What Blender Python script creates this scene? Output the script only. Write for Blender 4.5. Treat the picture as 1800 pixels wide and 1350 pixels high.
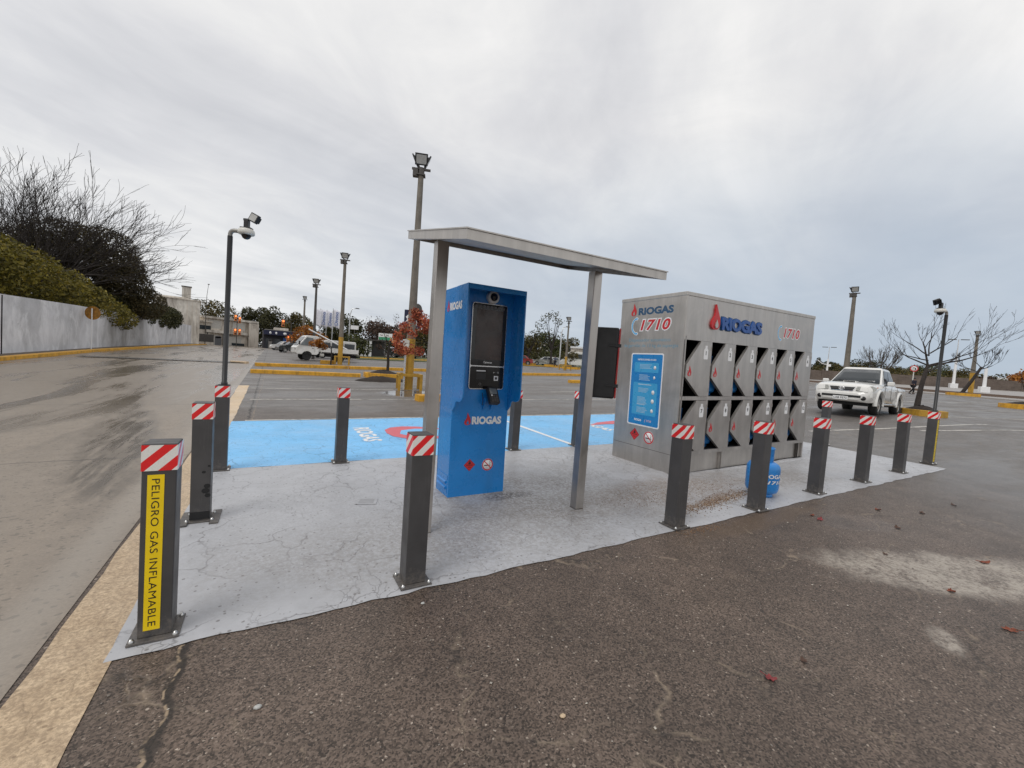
import bpy, bmesh, math, random
from mathutils import Vector, Matrix
import numpy as np

for o in list(bpy.data.objects):
    bpy.data.objects.remove(o)
S = bpy.context.scene
COL = S.collection
R = math.radians
rng = random.Random(7)

# ------------------------------------------------------------------ camera, light, exposure
cd = bpy.data.cameras.new('camera')
cd.sensor_width = 36.0
cd.lens = 14.5618
cd.clip_start = 0.05
cd.clip_end = 3000
cam = bpy.data.objects.new('camera', cd)
COL.objects.link(cam)
YAW, PITCH, ROLL = R(29.877958), R(-2.781372), R(4.196291)
fw = Vector((math.sin(YAW)*math.cos(PITCH), math.cos(YAW)*math.cos(PITCH), math.sin(PITCH)))
rt = Vector((math.cos(YAW), -math.sin(YAW), 0))
up = rt.cross(fw)
rt2 = math.cos(ROLL)*rt + math.sin(ROLL)*up
up2 = -math.sin(ROLL)*rt + math.cos(ROLL)*up
cam.matrix_world = Matrix(((rt2.x, up2.x, -fw.x, 0.4774), (rt2.y, up2.y, -fw.y, -2.6857),
                           (rt2.z, up2.z, -fw.z, 1.5271), (0, 0, 0, 1)))
S.camera = cam
S.view_settings.view_transform = 'Standard'
S.view_settings.look = 'None'
S.view_settings.gamma = 1
S.view_settings.exposure = 0.22

SUN_DIR = Vector((-0.50, -0.22, 0.84)).normalized()
sl = bpy.data.lights.new('sun', 'SUN')
sl.energy = 0.9
sl.angle = R(25)
sl.color = (1.0, 0.97, 0.93)
sun = bpy.data.objects.new('sun', sl)
COL.objects.link(sun)
sun.rotation_euler = (-SUN_DIR).to_track_quat('-Z', 'Y').to_euler()

W = bpy.data.worlds.new('World')
S.world = W
W.use_nodes = True


class NT:
    """small node helper"""
    def __init__(s, t):
        s.t = t

    def n(s, typ, **kw):
        nd = s.t.nodes.new(typ)
        for k, v in kw.items():
            if k == 'i':
                for a, b in v.items():
                    if hasattr(b, 'is_linked') or isinstance(b, bpy.types.NodeSocket):
                        s.t.links.new(b, nd.inputs[a])
                    else:
                        nd.inputs[a].default_value = b
            else:
                setattr(nd, k, v)
        return nd

    def math(s, op, a, b=0.0, c=None, clamp=False):
        d = {0: a, 1: b}
        if c is not None:
            d[2] = c
        nd = s.n('ShaderNodeMath', operation=op, i=d)
        nd.use_clamp = clamp
        return nd.outputs[0]

    def ramp(s, f, stops, interp='LINEAR'):
        nd = s.n('ShaderNodeValToRGB', i={0: f})
        cr = nd.color_ramp
        cr.interpolation = interp
        while len(cr.elements) < len(stops):
            cr.elements.new(0.5)
        for e, (p, c) in zip(cr.elements, stops):
            e.position = p
            e.color = (c, c, c, 1) if isinstance(c, (int, float)) else (*c[:3], 1)
        return nd.outputs[0]

    def mix(s, f, a, b, blend='MIX'):
        nd = s.n('ShaderNodeMix', data_type='RGBA', blend_type=blend)
        for k, v in ((0, f), (6, a), (7, b)):
            if isinstance(v, bpy.types.NodeSocket):
                s.t.links.new(v, nd.inputs[k])
            elif k == 0:
                nd.inputs[0].default_value = v
            else:
                nd.inputs[k].default_value = (*v[:3], 1) if not isinstance(v, (int, float)) else (v, v, v, 1)
        return nd.outputs[2]

    def noise(s, vec, scale, detail=4, rough=.55, dist=0.0):
        return s.n('ShaderNodeTexNoise', i={'Vector': vec, 'Scale': scale, 'Detail': detail, 'Roughness': rough, 'Distortion': dist}).outputs[0]

    def voro(s, vec, scale, feature='F1', out=0, rand=1.0):
        nd = s.n('ShaderNodeTexVoronoi', feature=feature, i={'Vector': vec, 'Scale': scale, 'Randomness': rand})
        return nd.outputs[out]

    def mapping(s, vec, scale=(1, 1, 1), loc=(0, 0, 0), rot=(0, 0, 0)):
        return s.n('ShaderNodeMapping', i={'Vector': vec, 'Scale': scale, 'Location': loc, 'Rotation': rot}).outputs[0]


def world_nodes():
    t = W.node_tree
    t.nodes.clear()
    N = NT(t)
    out = N.n('ShaderNodeOutputWorld')
    sky = N.n('ShaderNodeTexSky', sky_type='NISHITA')
    sky.sun_disc = False
    sky.sun_elevation = math.asin(SUN_DIR.z)
    sky.sun_rotation = math.atan2(SUN_DIR.x, SUN_DIR.y)
    b1 = N.n('ShaderNodeBackground', i={0: sky.outputs[0], 1: 0.09})
    tc = N.n('ShaderNodeTexCoord')
    d = tc.outputs['Generated']
    sep = N.n('ShaderNodeSeparateXYZ', i={0: d})
    z = N.math('MAXIMUM', sep.outputs[2], 0.0)
    k = N.math('DIVIDE', 1.0, N.math('ADD', z, 0.16))
    flat = N.n('ShaderNodeVectorMath', operation='SCALE', i={0: d, 3: k}).outputs[0]
    flat = N.mapping(flat, (1, 1, 0), (3.1, 1.7, 0), (0, 0, R(-25)))
    str_ = N.mapping(flat, (0.75, 1.5, 1))
    n1 = N.noise(str_, 0.75, 7, .56, .5)
    n2 = N.noise(flat, 2.4, 6, .6, .8)
    n3 = N.noise(flat, 0.35, 3, .5, .2)
    f = N.math('ADD', N.math('MULTIPLY', n1, .62), N.math('ADD', N.math('MULTIPLY', n2, .2), N.math('MULTIPLY', n3, .28)))
    c = N.ramp(f, [(.35, (.525, .53, .555)), (.475, (.65, .65, .665)), (.565, (.76, .755, .75)), (.675, (.91, .89, .87))])
    # bluish grey bank low in the sky towards +X
    az = N.n('ShaderNodeVectorMath', operation='DOT_PRODUCT', i={0: d, 1: (0.92, 0.38, 0)}).outputs[1]
    azr = N.ramp(az, [(.25, 0.12), (.95, 1.0)])
    n4 = N.noise(str_, 1.1, 4, .5, .3)
    ze = N.math('ADD', z, N.math('MULTIPLY', N.math('SUBTRACT', n4, .5), .22))
    low = N.ramp(ze, [(.0, 1.0), (.22, .75), (.50, 0.0)])
    c = N.mix(N.math('MULTIPLY', low, N.math('MULTIPLY', azr, .95)), c, (.36, .435, .53))
    b2 = N.n('ShaderNodeBackground', i={0: c, 1: 1.0})
    ms = N.n('ShaderNodeMixShader', i={0: .95, 1: b1.outputs[0], 2: b2.outputs[0]})
    t.links.new(ms.outputs[0], out.inputs[0])


world_nodes()

# ------------------------------------------------------------------ terrain (the lot rises gently away from the road)
SX, SY = 0.0168574, 0.0092414
XS = [-400, 11, 16, 21, 30, 75, 140, 400]
XE = [0, 0, .08, .21, .22, .24, 1.1, 1.3]
YS = [-400, 7, 16, 33, 60, 110, 400]
YE = [0, 0, .06, .23, .28, .2, .2]


def gz(x, y):
    xx = min(max(x, -60), 140)
    yy = min(max(y, -100), 110)
    return SX*xx + SY*yy + float(np.interp(x, XS, XE)) + float(np.interp(y, YS, YE))


# ------------------------------------------------------------------ mesh helpers
class MB:
    def __init__(s):
        s.v, s.f, s.m, s.s = [], [], [], []

    def add(s, verts, faces, m=0, smooth=False):
        b = len(s.v)
        s.v += [tuple(p) for p in verts]
        for f in faces:
            s.f.append([b+i for i in f])
            s.m.append(m)
            s.s.append(smooth)
        return s

    def box(s, x0, x1, y0, y1, z0, z1, m=0, M=None):
        p = [Vector((x, y, z)) for z in (z0, z1) for y in (y0, y1) for x in (x0, x1)]
        if M is not None:
            p = [M @ q for q in p]
        return s.add(p, [(0, 2, 3, 1), (4, 5, 7, 6), (0, 1, 5, 4), (2, 6, 7, 3), (0, 4, 6, 2), (1, 3, 7, 5)], m)

    def prism(s, pts, fn, d0, d1, m=0, smooth=False):
        """pts 2d, fn(a,b,d) -> 3d"""
        n = len(pts)
        v = [fn(a, b, d0) for a, b in pts] + [fn(a, b, d1) for a, b in pts]
        s.add(v, [list(range(n))[::-1], list(range(n, 2*n))], m)
        s.add(v, [(i, (i+1) % n, n+(i+1) % n, n+i) for i in range(n)], m, smooth)
        return s

    def tube(s, path, radii, n=8, m=0, cap=True, smooth=True):
        path = [Vector(p) for p in path]
        if isinstance(radii, (int, float)):
            radii = [radii]*len(path)
        rings = []
        u = None
        for i, p in enumerate(path):
            t = (path[min(i+1, len(path)-1)] - path[max(i-1, 0)])
            if t.length < 1e-9:
                t = Vector((0, 0, 1))
            t.normalize()
            if u is None:
                u = t.orthogonal().normalized()
            else:
                u = (u - t*u.dot(t))
                u = u.normalized() if u.length > 1e-6 else t.orthogonal().normalized()
            w = t.cross(u)
            rings.append([p + radii[i]*(math.cos(2*math.pi*k/n)*u + math.sin(2*math.pi*k/n)*w) for k in range(n)])
        v = [q for r in rings for q in r]
        f = []
        for i in range(len(rings)-1):
            for k in range(n):
                f.append((i*n+k, i*n+(k+1) % n, (i+1)*n+(k+1) % n, (i+1)*n+k))
        s.add(v, f, m, smooth)
        if cap:
            s.add(rings[0], [list(range(n))[::-1]], m)
            s.add(rings[-1], [list(range(n))], m)
        return s

    def lathe(s, prof, n=24, fn=None, m=0, smooth=True, closed=False):
        """prof [(r,h)], around z unless fn maps (x,y,z)"""
        fn = fn or (lambda x, y, z: (x, y, z))
        v = []
        for r, h in prof:
            for k in range(n):
                a = 2*math.pi*k/n
                v.append(fn(r*math.cos(a), r*math.sin(a), h))
        f = []
        L = len(prof)
        for i in range(L if closed else L-1):
            j = (i+1) % L
            for k in range(n):
                f.append((i*n+k, i*n+(k+1) % n, j*n+(k+1) % n, j*n+k))
        s.add(v, f, m, smooth)
        if not closed:
            if prof[0][0] > 1e-4:
                s.add(v[:n], [list(range(n))[::-1]], m)
            if prof[-1][0] > 1e-4:
                s.add(v[-n:], [list(range(n))], m)
        return s

    def loft(s, secs, m=0, smooth=False, closed=True, cap=True):
        n = len(secs[0])
        v = [p for q in secs for p in q]
        f = []
        for i in range(len(secs)-1):
            for k in range(n if closed else n-1):
                f.append((i*n+k, i*n+(k+1) % n, (i+1)*n+(k+1) % n, (i+1)*n+k))
        s.add(v, f, m, smooth)
        if cap:
            s.add(secs[0], [list(range(n))[::-1]], m)
            s.add(secs[-1], [list(range(n))], m)
        return s

    def mesh(s, name, mats, merge=False):
        me = bpy.data.meshes.new(name)
        me.from_pydata(s.v, [], s.f)
        me.polygons.foreach_set('material_index', s.m)
        me.polygons.foreach_set('use_smooth', s.s)
        for mm in (mats if isinstance(mats, (list, tuple)) else [mats]):
            me.materials.append(mm)
        bm = bmesh.new()
        bm.from_mesh(me)
        if merge:
            bmesh.ops.remove_doubles(bm, verts=bm.verts, dist=1e-4)
        bmesh.ops.recalc_face_normals(bm, faces=bm.faces)
        bm.to_mesh(me)
        bm.free()
        me.update()
        return me

    def build(s, name, mats, parent=None, loc=None, rot=None, bevel=0, seg=2, M=None, merge=None):
        o = bpy.data.objects.new(name, s.mesh(name, mats, merge if merge is not None else bool(bevel)))
        return fin(o, parent, loc, rot, bevel, seg, M)


def fin(o, parent=None, loc=None, rot=None, bevel=0, seg=2, M=None):
    COL.objects.link(o)
    if parent is not None:
        o.parent = parent
    if M is not None:
        o.matrix_basis = M
    if loc is not None:
        o.location = loc
    if rot is not None:
        o.rotation_euler = rot
    if bevel:
        b = o.modifiers.new('bevel', 'BEVEL')
        b.width = bevel
        b.segments = seg
        b.limit_method = 'ANGLE'
        b.angle_limit = R(35)
        b.harden_normals = False
    return o


def thing(name, label, cat, loc=(0, 0, 0), rot=(0, 0, 0), group=None):
    o = bpy.data.objects.new(name, None)
    o.empty_display_size = .1
    COL.objects.link(o)
    o.location = loc
    o.rotation_euler = rot
    return tag(o, label, cat, group)


def tag(o, label, cat, group=None):
    o['label'] = label
    o['category'] = cat
    if group:
        o['group'] = group
    return o


def struct(o, kind='structure'):
    o['kind'] = kind
    return o


def dup(root, loc=None, rot=None, label=None, group=None, skip=()):
    def cp(o, par):
        c = o.copy()
        COL.objects.link(c)
        if par is not None:
            c.parent = par
        for ch in o.children:
            if ch.name.split('.')[0] not in skip:
                cp(ch, c)
        return c
    c = cp(root, None)
    if loc is not None:
        c.location = loc
    if rot is not None:
        c.rotation_euler = rot
    if label:
        c['label'] = label
    if group:
        c['group'] = group
    return c


def frame(o, xd, yd):
    """matrix whose x,y axes lie in a surface, z is its outward normal"""
    xd, yd = Vector(xd).normalized(), Vector(yd).normalized()
    zd = xd.cross(yd)
    return Matrix(((xd.x, yd.x, zd.x, o[0]), (xd.y, yd.y, zd.y, o[1]), (xd.z, yd.z, zd.z, o[2]), (0, 0, 0, 1)))


def text_mesh(s, w=None, h=None, bold=0.0, shear=0.0, ext=0.0, spacing=1.0, mats=None, line=1.0):
    cu = bpy.data.curves.new('t', 'FONT')
    cu.body = s
    cu.size = 1
    cu.offset = bold
    cu.shear = shear
    cu.extrude = ext
    cu.space_character = spacing
    cu.space_line = line
    cu.align_x = 'CENTER'
    cu.resolution_u = 3
    o = bpy.data.objects.new('t', cu)
    COL.objects.link(o)
    dg = bpy.context.evaluated_depsgraph_get()
    dg.update()
    me = bpy.data.meshes.new_from_object(o.evaluated_get(dg))
    bpy.data.objects.remove(o)
    bpy.data.curves.remove(cu)
    n = len(me.vertices)
    a = np.empty(n*3)
    me.vertices.foreach_get('co', a)
    a = a.reshape(-1, 3)
    lo, hi = a[:, :2].min(0), a[:, :2].max(0)
    a[:, :2] -= (lo+hi)/2
    sx = (w/(hi-lo)[0]) if w else None
    sy = (h/(hi-lo)[1]) if h else None
    sx = sx or sy
    sy = sy or sx
    a[:, 0] *= sx
    a[:, 1] *= sy
    me.vertices.foreach_set('co', a.ravel())
    me.materials.clear()
    for m in (mats if isinstance(mats, (list, tuple)) else [mats]):
        me.materials.append(m)
    me.update()
    return me


def text(name, s, parent, M, mat_, **kw):
    me = text_mesh(s, mats=mat_, **kw)
    me.name = name
    o = bpy.data.objects.new(name, me)
    return fin(o, parent, M=M)


# ------------------------------------------------------------------ materials
def pbsdf(name):
    m = bpy.data.materials.new(name)
    m.use_nodes = True
    t = m.node_tree
    b = t.nodes['Principled BSDF']
    return m, NT(t), b


def setc(N, b, **kw):
    for k, v in kw.items():
        k = {'col': 'Base Color', 'rough': 'Roughness', 'metal': 'Metallic', 'normal': 'Normal', 'spec': 'Specular IOR Level',
             'coat': 'Coat Weight', 'emit': 'Emission Color', 'es': 'Emission Strength', 'trans': 'Transmission Weight',
             'aniso': 'Anisotropic'}[k]
        if isinstance(v, bpy.types.NodeSocket):
            N.t.links.new(v, b.inputs[k])
        elif k in ('Base Color', 'Emission Color'):
            b.inputs[k].default_value = (*v[:3], 1)
        else:
            b.inputs[k].default_value = v


def plain(name, col, rough=.5, metal=0, var=.12, scale=6, bump=0, bscale=40, spec=.5, coat=0, dirt=0, dirtcol=(.09, .07, .055)):
    m, N, b = pbsdf(name)
    tc = N.n('ShaderNodeTexCoord').outputs['Object']
    n = N.noise(tc, scale, 5, .6)
    c = N.mix(1.0, col, N.ramp(n, [(.3, 1-var), (.7, 1+var)]), 'MULTIPLY')
    if dirt:
        n2 = N.noise(N.mapping(tc, (1, 1, .35)), scale*1.7, 6, .65, .4)
        c = N.mix(N.ramp(n2, [(.5, 0), (.75, dirt)]), c, dirtcol)
    setc(N, b, col=c, metal=metal, spec=spec, coat=coat)
    setc(N, b, rough=N.ramp(N.noise(tc, scale*2.3, 4), [(.3, max(.02, rough-.08)), (.7, min(1, rough+.1))]))
    if bump:
        nb = N.noise(tc, bscale, 4, .6)
        setc(N, b, normal=N.n('ShaderNodeBump', i={'Strength': bump, 'Distance': .01, 'Height': nb}).outputs[0])
    return m


def wpos(N):
    return N.n('ShaderNodeNewGeometry').outputs['Position']


def smooth_mask(N, v, a, b):
    return N.n('ShaderNodeMapRange', interpolation_type='SMOOTHSTEP', i={0: v, 1: a, 2: b, 3: 0.0, 4: 1.0}).outputs[0]


def ell(N, p, cx, cy, rx, ry, ang, warp=.25, wscale=3.0):
    """0 outside .. 1 inside an irregular ellipse on the ground"""
    q = N.mapping(N.n('ShaderNodeVectorMath', operation='SUBTRACT', i={0: p, 1: (cx, cy, 0)}).outputs[0], (1, 1, 0), (0, 0, 0), (0, 0, -ang))
    q = N.mapping(q, (1/rx, 1/ry, 0))
    d = N.n('ShaderNodeVectorMath', operation='LENGTH', i={0: q}).outputs[1]
    n = N.noise(p, wscale, 6, .65, .3)
    return N.math('ADD', d, N.math('MULTIPLY', N.math('SUBTRACT', n, .5), warp*4))


def asphalt():
    m, N, b = pbsdf('asphalt')
    p = wpos(N)
    big = N.noise(p, .45, 5, .6, .3)
    mid = N.noise(p, 3.2, 5, .65)
    st = N.voro(p, 135, 'F1', 1)
    sep = N.n('ShaderNodeSeparateColor', i={0: st})
    stone = N.ramp(sep.outputs[0], [(.0, (.026, .019, .014)), (.35, (.078, .057, .044)), (.75, (.134, .100, .079)), (.97, (.155, .119, .096)), (.995, (.22, .18, .145)), (1.0, (.42, .36, .30))])
    st2 = N.voro(p, 46, 'F1', 1)
    sep2 = N.n('ShaderNodeSeparateColor', i={0: st2})
    coarse = N.voro(p, 46, 'F1', 0)
    spot = N.math('MULTIPLY', N.math('GREATER_THAN', sep2.outputs[1], .982), N.math('LESS_THAN', coarse, .33))
    c = N.mix(spot, stone, N.mix(sep2.outputs[2], (.14, .10, .078), (.36, .31, .26)))
    c = N.mix(1.0, c, N.ramp(big, [(.3, (.72, .70, .69)), (.7, (1.2, 1.18, 1.16))]), 'MULTIPLY')
    c = N.mix(1.0, c, N.ramp(mid, [(.3, .8), (.7, 1.2)]), 'MULTIPLY')
    # wet sky reflection put into the colour: greyer and paler away from the stand
    sp = N.n('ShaderNodeSeparateXYZ', i={0: p})
    grey = N.math('MAXIMUM', smooth_mask(N, sp.outputs[1], 5.0, 9.0), smooth_mask(N, sp.outputs[0], 4.0, 13.0))
    c = N.mix(N.math('MULTIPLY', grey, .75), c, N.mix(1.0, N.ramp(mid, [(.3, (.12, .113, .107)), (.7, (.175, .166, .158))]), N.ramp(sep.outputs[0], [(0, .75), (1, 1.35)]), 'MULTIPLY'))
    # cracks filled with pale grit
    wv = N.n('ShaderNodeVectorMath', operation='ADD', i={0: p, 1: N.n('ShaderNodeVectorMath', operation='SCALE', i={0: N.n('ShaderNodeTexNoise', i={'Vector': p, 'Scale': 2.2, 'Detail': 5.0}).outputs[1], 3: .55}).outputs[0]}).outputs[0]
    e1 = N.voro(wv, 1.0, 'DISTANCE_TO_EDGE', 0)
    e2 = N.voro(wv, 2.6, 'DISTANCE_TO_EDGE', 0)
    gate = N.ramp(N.noise(p, 1.3, 3), [(.44, 0), (.58, 1)])
    cr = N.math('MULTIPLY', N.ramp(e1, [(.0, 1), (.016, 0)]), gate)
    cr2 = N.math('MULTIPLY', N.ramp(e2, [(.0, 1), (.012, 0)]), N.ramp(N.noise(p, 1.9, 3), [(.52, 0), (.62, 1)]))
    crk = N.math('MAXIMUM', cr, N.math('MULTIPLY', cr2, .8))
    c = N.mix(N.math('MULTIPLY', crk, .6), c, N.mix(N.ramp(N.noise(p, 8, 3), [(.42, 0), (.58, 1)]), (.03, .024, .02), (.32, .25, .18)))
    # long open joint at the kerb strip
    jx = N.math('ADD', sp.outputs[0], N.math('MULTIPLY', N.math('SUBTRACT', N.noise(p, 5, 4), .5), .16))
    jd = N.math('ABSOLUTE', N.math('SUBTRACT', jx, N.math('ADD', .135, N.math('MULTIPLY', sp.outputs[1], -.01))))
    jm = N.math('MULTIPLY', .8, N.math('SUBTRACT', 1.0, smooth_mask(N, jd, .008, .030)))
    c = N.mix(jm, c, (.014, .011, .009))
    jm2 = N.math('MULTIPLY', N.math('SUBTRACT', 1.0, smooth_mask(N, N.math('ABSOLUTE', N.math('SUBTRACT', jx, .125)), .002, .010)), N.ramp(N.noise(p, 14, 3), [(.45, 0), (.55, 1)]))
    c = N.mix(jm2, c, (.32, .24, .16))
    # dried pale sand film on the right
    s1 = N.math('SUBTRACT', 1.0, smooth_mask(N, ell(N, p, 5.50, -1.72, 1.30, .42, R(-30), .24, 2.6), .60, 1.10))
    s2 = N.math('SUBTRACT', 1.0, smooth_mask(N, ell(N, p, 4.05, -1.93, .17, .09, R(20), .35, 7), .3, 1.15))
    film = N.math('MAXIMUM', s1, s2)
    film = N.math('MULTIPLY', film, N.ramp(N.math('ADD', N.math('MULTIPLY', N.noise(p, 34, 5, .75), .6), N.math('MULTIPLY', N.noise(p, 3.5, 5, .7, .4), .4)), [(.40, .10), (.55, .95)]))
    c = N.mix(film, c, N.mix(mid, (.33, .29, .245), (.42, .375, .32)))
    # brown silt along the front of the pad
    silt = N.math('SUBTRACT', 1.0, smooth_mask(N, ell(N, p, 5.0, -.33, 1.4, .16, R(2), .35, 3), .5, 1.0))
    c = N.mix(N.math('MULTIPLY', silt, .5), c, (.12, .08, .05))
    setc(N, b, col=c)
    # wetness
    wet = N.ramp(N.noise(N.mapping(p, (.35, .9, 1)), .8, 5, .6, .4), [(.40, 0), (.60, 1)])
    wet = N.math('MULTIPLY', wet, N.math('ADD', .25, N.math('MULTIPLY', grey, .75)))
    pud = N.math('SUBTRACT', 1.0, smooth_mask(N, ell(N, p, 4.9, 11.6, 1.5, 1.5, 0, .25, 1.4), .7, 1.0))
    pud2 = N.math('SUBTRACT', 1.0, smooth_mask(N, ell(N, p, 5.9, -.75, .55, .28, R(-30), .3, 3), .7, 1.0))
    pud = N.math('MAXIMUM', pud, N.math('MULTIPLY', pud2, .22))
    rough = N.math('SUBTRACT', N.math('SUBTRACT', .62, N.math('MULTIPLY', wet, .25)), N.math('MULTIPLY', pud, .42), clamp=True)
    rough = N.math('MAXIMUM', rough, .05)
    setc(N, b, rough=rough, spec=.5)
    hgt = N.math('ADD', N.math('MULTIPLY', sep.outputs[0], .5), N.math('SUBTRACT', mid, N.math('MULTIPLY', crk, 1.2)))
    bst = N.math('MULTIPLY', N.math('SUBTRACT', 1.0, pud), .55)
    setc(N, b, normal=N.n('ShaderNodeBump', i={'Strength': bst, 'Distance': .006, 'Height': hgt}).outputs[0])
    return m


def road_concrete():
    m, N, b = pbsdf('wet_concrete')
    p = wpos(N)
    sp = N.n('ShaderNodeSeparateXYZ', i={0: p})
    big = N.noise(p, .35, 5, .6, .2)
    fine = N.noise(p, 60, 3, .7)
    mid = N.noise(p, 5, 5, .65)
    c = N.mix(big, (.235, .192, .150), (.312, .263, .212))
    c = N.mix(1.0, c, N.ramp(fine, [(.3, .82), (.7, 1.15)]), 'MULTIPLY')
    c = N.mix(1.0, c, N.ramp(mid, [(.3, .9), (.7, 1.08)]), 'MULTIPLY')
    grit = N.voro(p, 45, 'F1', 1)
    gs = N.n('ShaderNodeSeparateColor', i={0: grit})
    c = N.mix(N.math('MULTIPLY', N.math('GREATER_THAN', gs.outputs[0], .93), .5), c, (.09, .078, .066))
    # wet, dirty tracks along the direction of travel
    q = N.mapping(p, (1.1, .16, 1), (0, 0, 0), (0, 0, R(-6)))
    w1 = N.noise(q, 1.0, 6, .62, .5)
    wet = N.ramp(w1, [(.42, 0), (.60, 1)])
    near = smooth_mask(N, N.math('ADD', sp.outputs[1], N.math('MULTIPLY', sp.outputs[0], -1.2)), 4.0, 15.0)
    wetm = N.math('MAXIMUM', N.math('MULTIPLY', wet, N.math('ADD', .25, N.math('MULTIPLY', near, .75))), N.math('MULTIPLY', near, .35))
    tr = N.math('SUBTRACT', 1.0, smooth_mask(N, ell(N, p, -1.35, 5.0, .42, 3.3, R(9), .3, 1.6), .55, 1.15))
    trn = N.noise(N.mapping(p, (6, .7, 1), (0, 0, 0), (0, 0, R(-9))), 1.5, 6, .7, .3)
    trk = N.math('MULTIPLY', tr, N.ramp(trn, [(.36, 0), (.56, 1)]))
    c = N.mix(N.math('MULTIPLY', wetm, .62), c, (.085, .072, .058))
    c = N.mix(N.math('MULTIPLY', trk, .85), c, (.075, .058, .040))
    # transverse joints
    y = N.math('ADD', sp.outputs[1], N.math('MULTIPLY', N.math('SUBTRACT', N.noise(p, 2.5, 4), .5), .10))
    j = N.math('ABSOLUTE', N.math('SUBTRACT', N.math('FRACT', N.math('DIVIDE', N.math('ADD', y, 3.4), 4.95)), .5))
    jm = N.math('SUBTRACT', 1.0, smooth_mask(N, j, .0012, .0042))
    c = N.mix(N.math('MULTIPLY', jm, .8), c, (.045, .038, .032))
    edge = N.math('SUBTRACT', 1.0, smooth_mask(N, N.math('ABSOLUTE', N.math('SUBTRACT', sp.outputs[0], -.60)), .02, .2))
    c = N.mix(N.math('MULTIPLY', edge, .35), c, (.36, .33, .29))
    setc(N, b, col=c)
    rough = N.math('SUBTRACT', .50, N.math('MULTIPLY', wetm, .36), clamp=True)
    setc(N, b, rough=N.math('MAXIMUM', N.math('SUBTRACT', rough, N.math('MULTIPLY', trk, .15)), .10), spec=.5)
    h = N.math('ADD', N.math('MULTIPLY', fine, .6), mid)
    setc(N, b, normal=N.n('ShaderNodeBump', i={'Strength': .25, 'Distance': .006, 'Height': h}).outputs[0])
    return m


def cracked_paint(name, col, dirtcol, stains=(), worn=.5, crack=.62):
    m, N, b = pbsdf(name)
    p = wpos(N)
    big = N.noise(p, .8, 5, .6, .3)
    mid = N.noise(p, 7, 6, .7)
    fine = N.noise(p, 45, 3, .7)
    c = N.mix(1.0, col, N.ramp(big, [(.3, .90), (.7, 1.08)]), 'MULTIPLY')
    c = N.mix(1.0, c, N.ramp(mid, [(.25, .90), (.7, 1.06)]), 'MULTIPLY')
    wv = N.n('ShaderNodeVectorMath', operation='ADD', i={0: p, 1: N.n('ShaderNodeVectorMath', operation='SCALE', i={0: N.n('ShaderNodeTexNoise', i={'Vector': p, 'Scale': 3.0, 'Detail': 5.0}).outputs[1], 3: .4}).outputs[0]}).outputs[0]
    e1 = N.voro(wv, 2.3, 'DISTANCE_TO_EDGE', 0)
    e2 = N.voro(wv, 6.5, 'DISTANCE_TO_EDGE', 0)
    g1 = N.ramp(N.noise(p, 1.1, 3), [(.40, 0), (.55, 1)])
    g2 = N.ramp(N.noise(p, 1.6, 3), [(.52, 0), (.64, 1)])
    crk = N.math('MAXIMUM', N.math('MULTIPLY', N.ramp(e1, [(0, 1), (.018, 0)]), g1), N.math('MULTIPLY', N.ramp(e2, [(0, 1), (.03, 0)]), g2))
    c = N.mix(N.math('MULTIPLY', crk, crack), c, N.mix(1.0, col, (.30, .28, .27), 'MULTIPLY'))
    pv = N.voro(p, 34, 'F1', 0)
    pc = N.n('ShaderNodeSeparateColor', i={0: N.voro(p, 34, 'F1', 1)})
    pit = N.math('MULTIPLY', N.math('LESS_THAN', pv, N.math('MULTIPLY', pc.outputs[1], .34)), N.math('GREATER_THAN', pc.outputs[0], .52))
    c = N.mix(N.math('MULTIPLY', pit, .55), c, dirtcol)
    st = None
    for (cx, cy, rx, ry, a, strength, scol, sc) in stains:
        k = N.math('SUBTRACT', 1.0, smooth_mask(N, ell(N, p, cx, cy, rx, ry, a, .25, 2.5), .35, 1.1))
        k = N.math('MULTIPLY', k, N.ramp(N.noise(p, sc, 6, .75, .2), [(.42, 0), (.56, 1)]))
        c = N.mix(N.math('MULTIPLY', k, strength), c, scol)
    setc(N, b, col=c)
    setc(N, b, rough=N.ramp(N.noise(p, 1.2, 5, .6), [(.35, .30), (.65, .62)]), spec=.4)
    h = N.math('SUBTRACT', N.math('ADD', mid, N.math('MULTIPLY', fine, .6)), N.math('ADD', N.math('MULTIPLY', crk, 1.0), pit))
    setc(N, b, normal=N.n('ShaderNodeBump', i={'Strength': .4, 'Distance': .006, 'Height': h}).outputs[0])
    return m


def worn_line(name, col, amt=.55):
    m, N, b = pbsdf(name)
    p = wpos(N)
    n = N.noise(p, 9, 6, .7, .3)
    n2 = N.noise(p, 1.2, 3)
    k = N.ramp(N.math('ADD', n, N.math('MULTIPLY', N.math('SUBTRACT', n2, .5), .5)), [(amt-.1, 1), (amt+.12, 0)])
    c = N.mix(k, col, (.12, .108, .098))
    setc(N, b, col=c, rough=.55)
    return m


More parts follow.
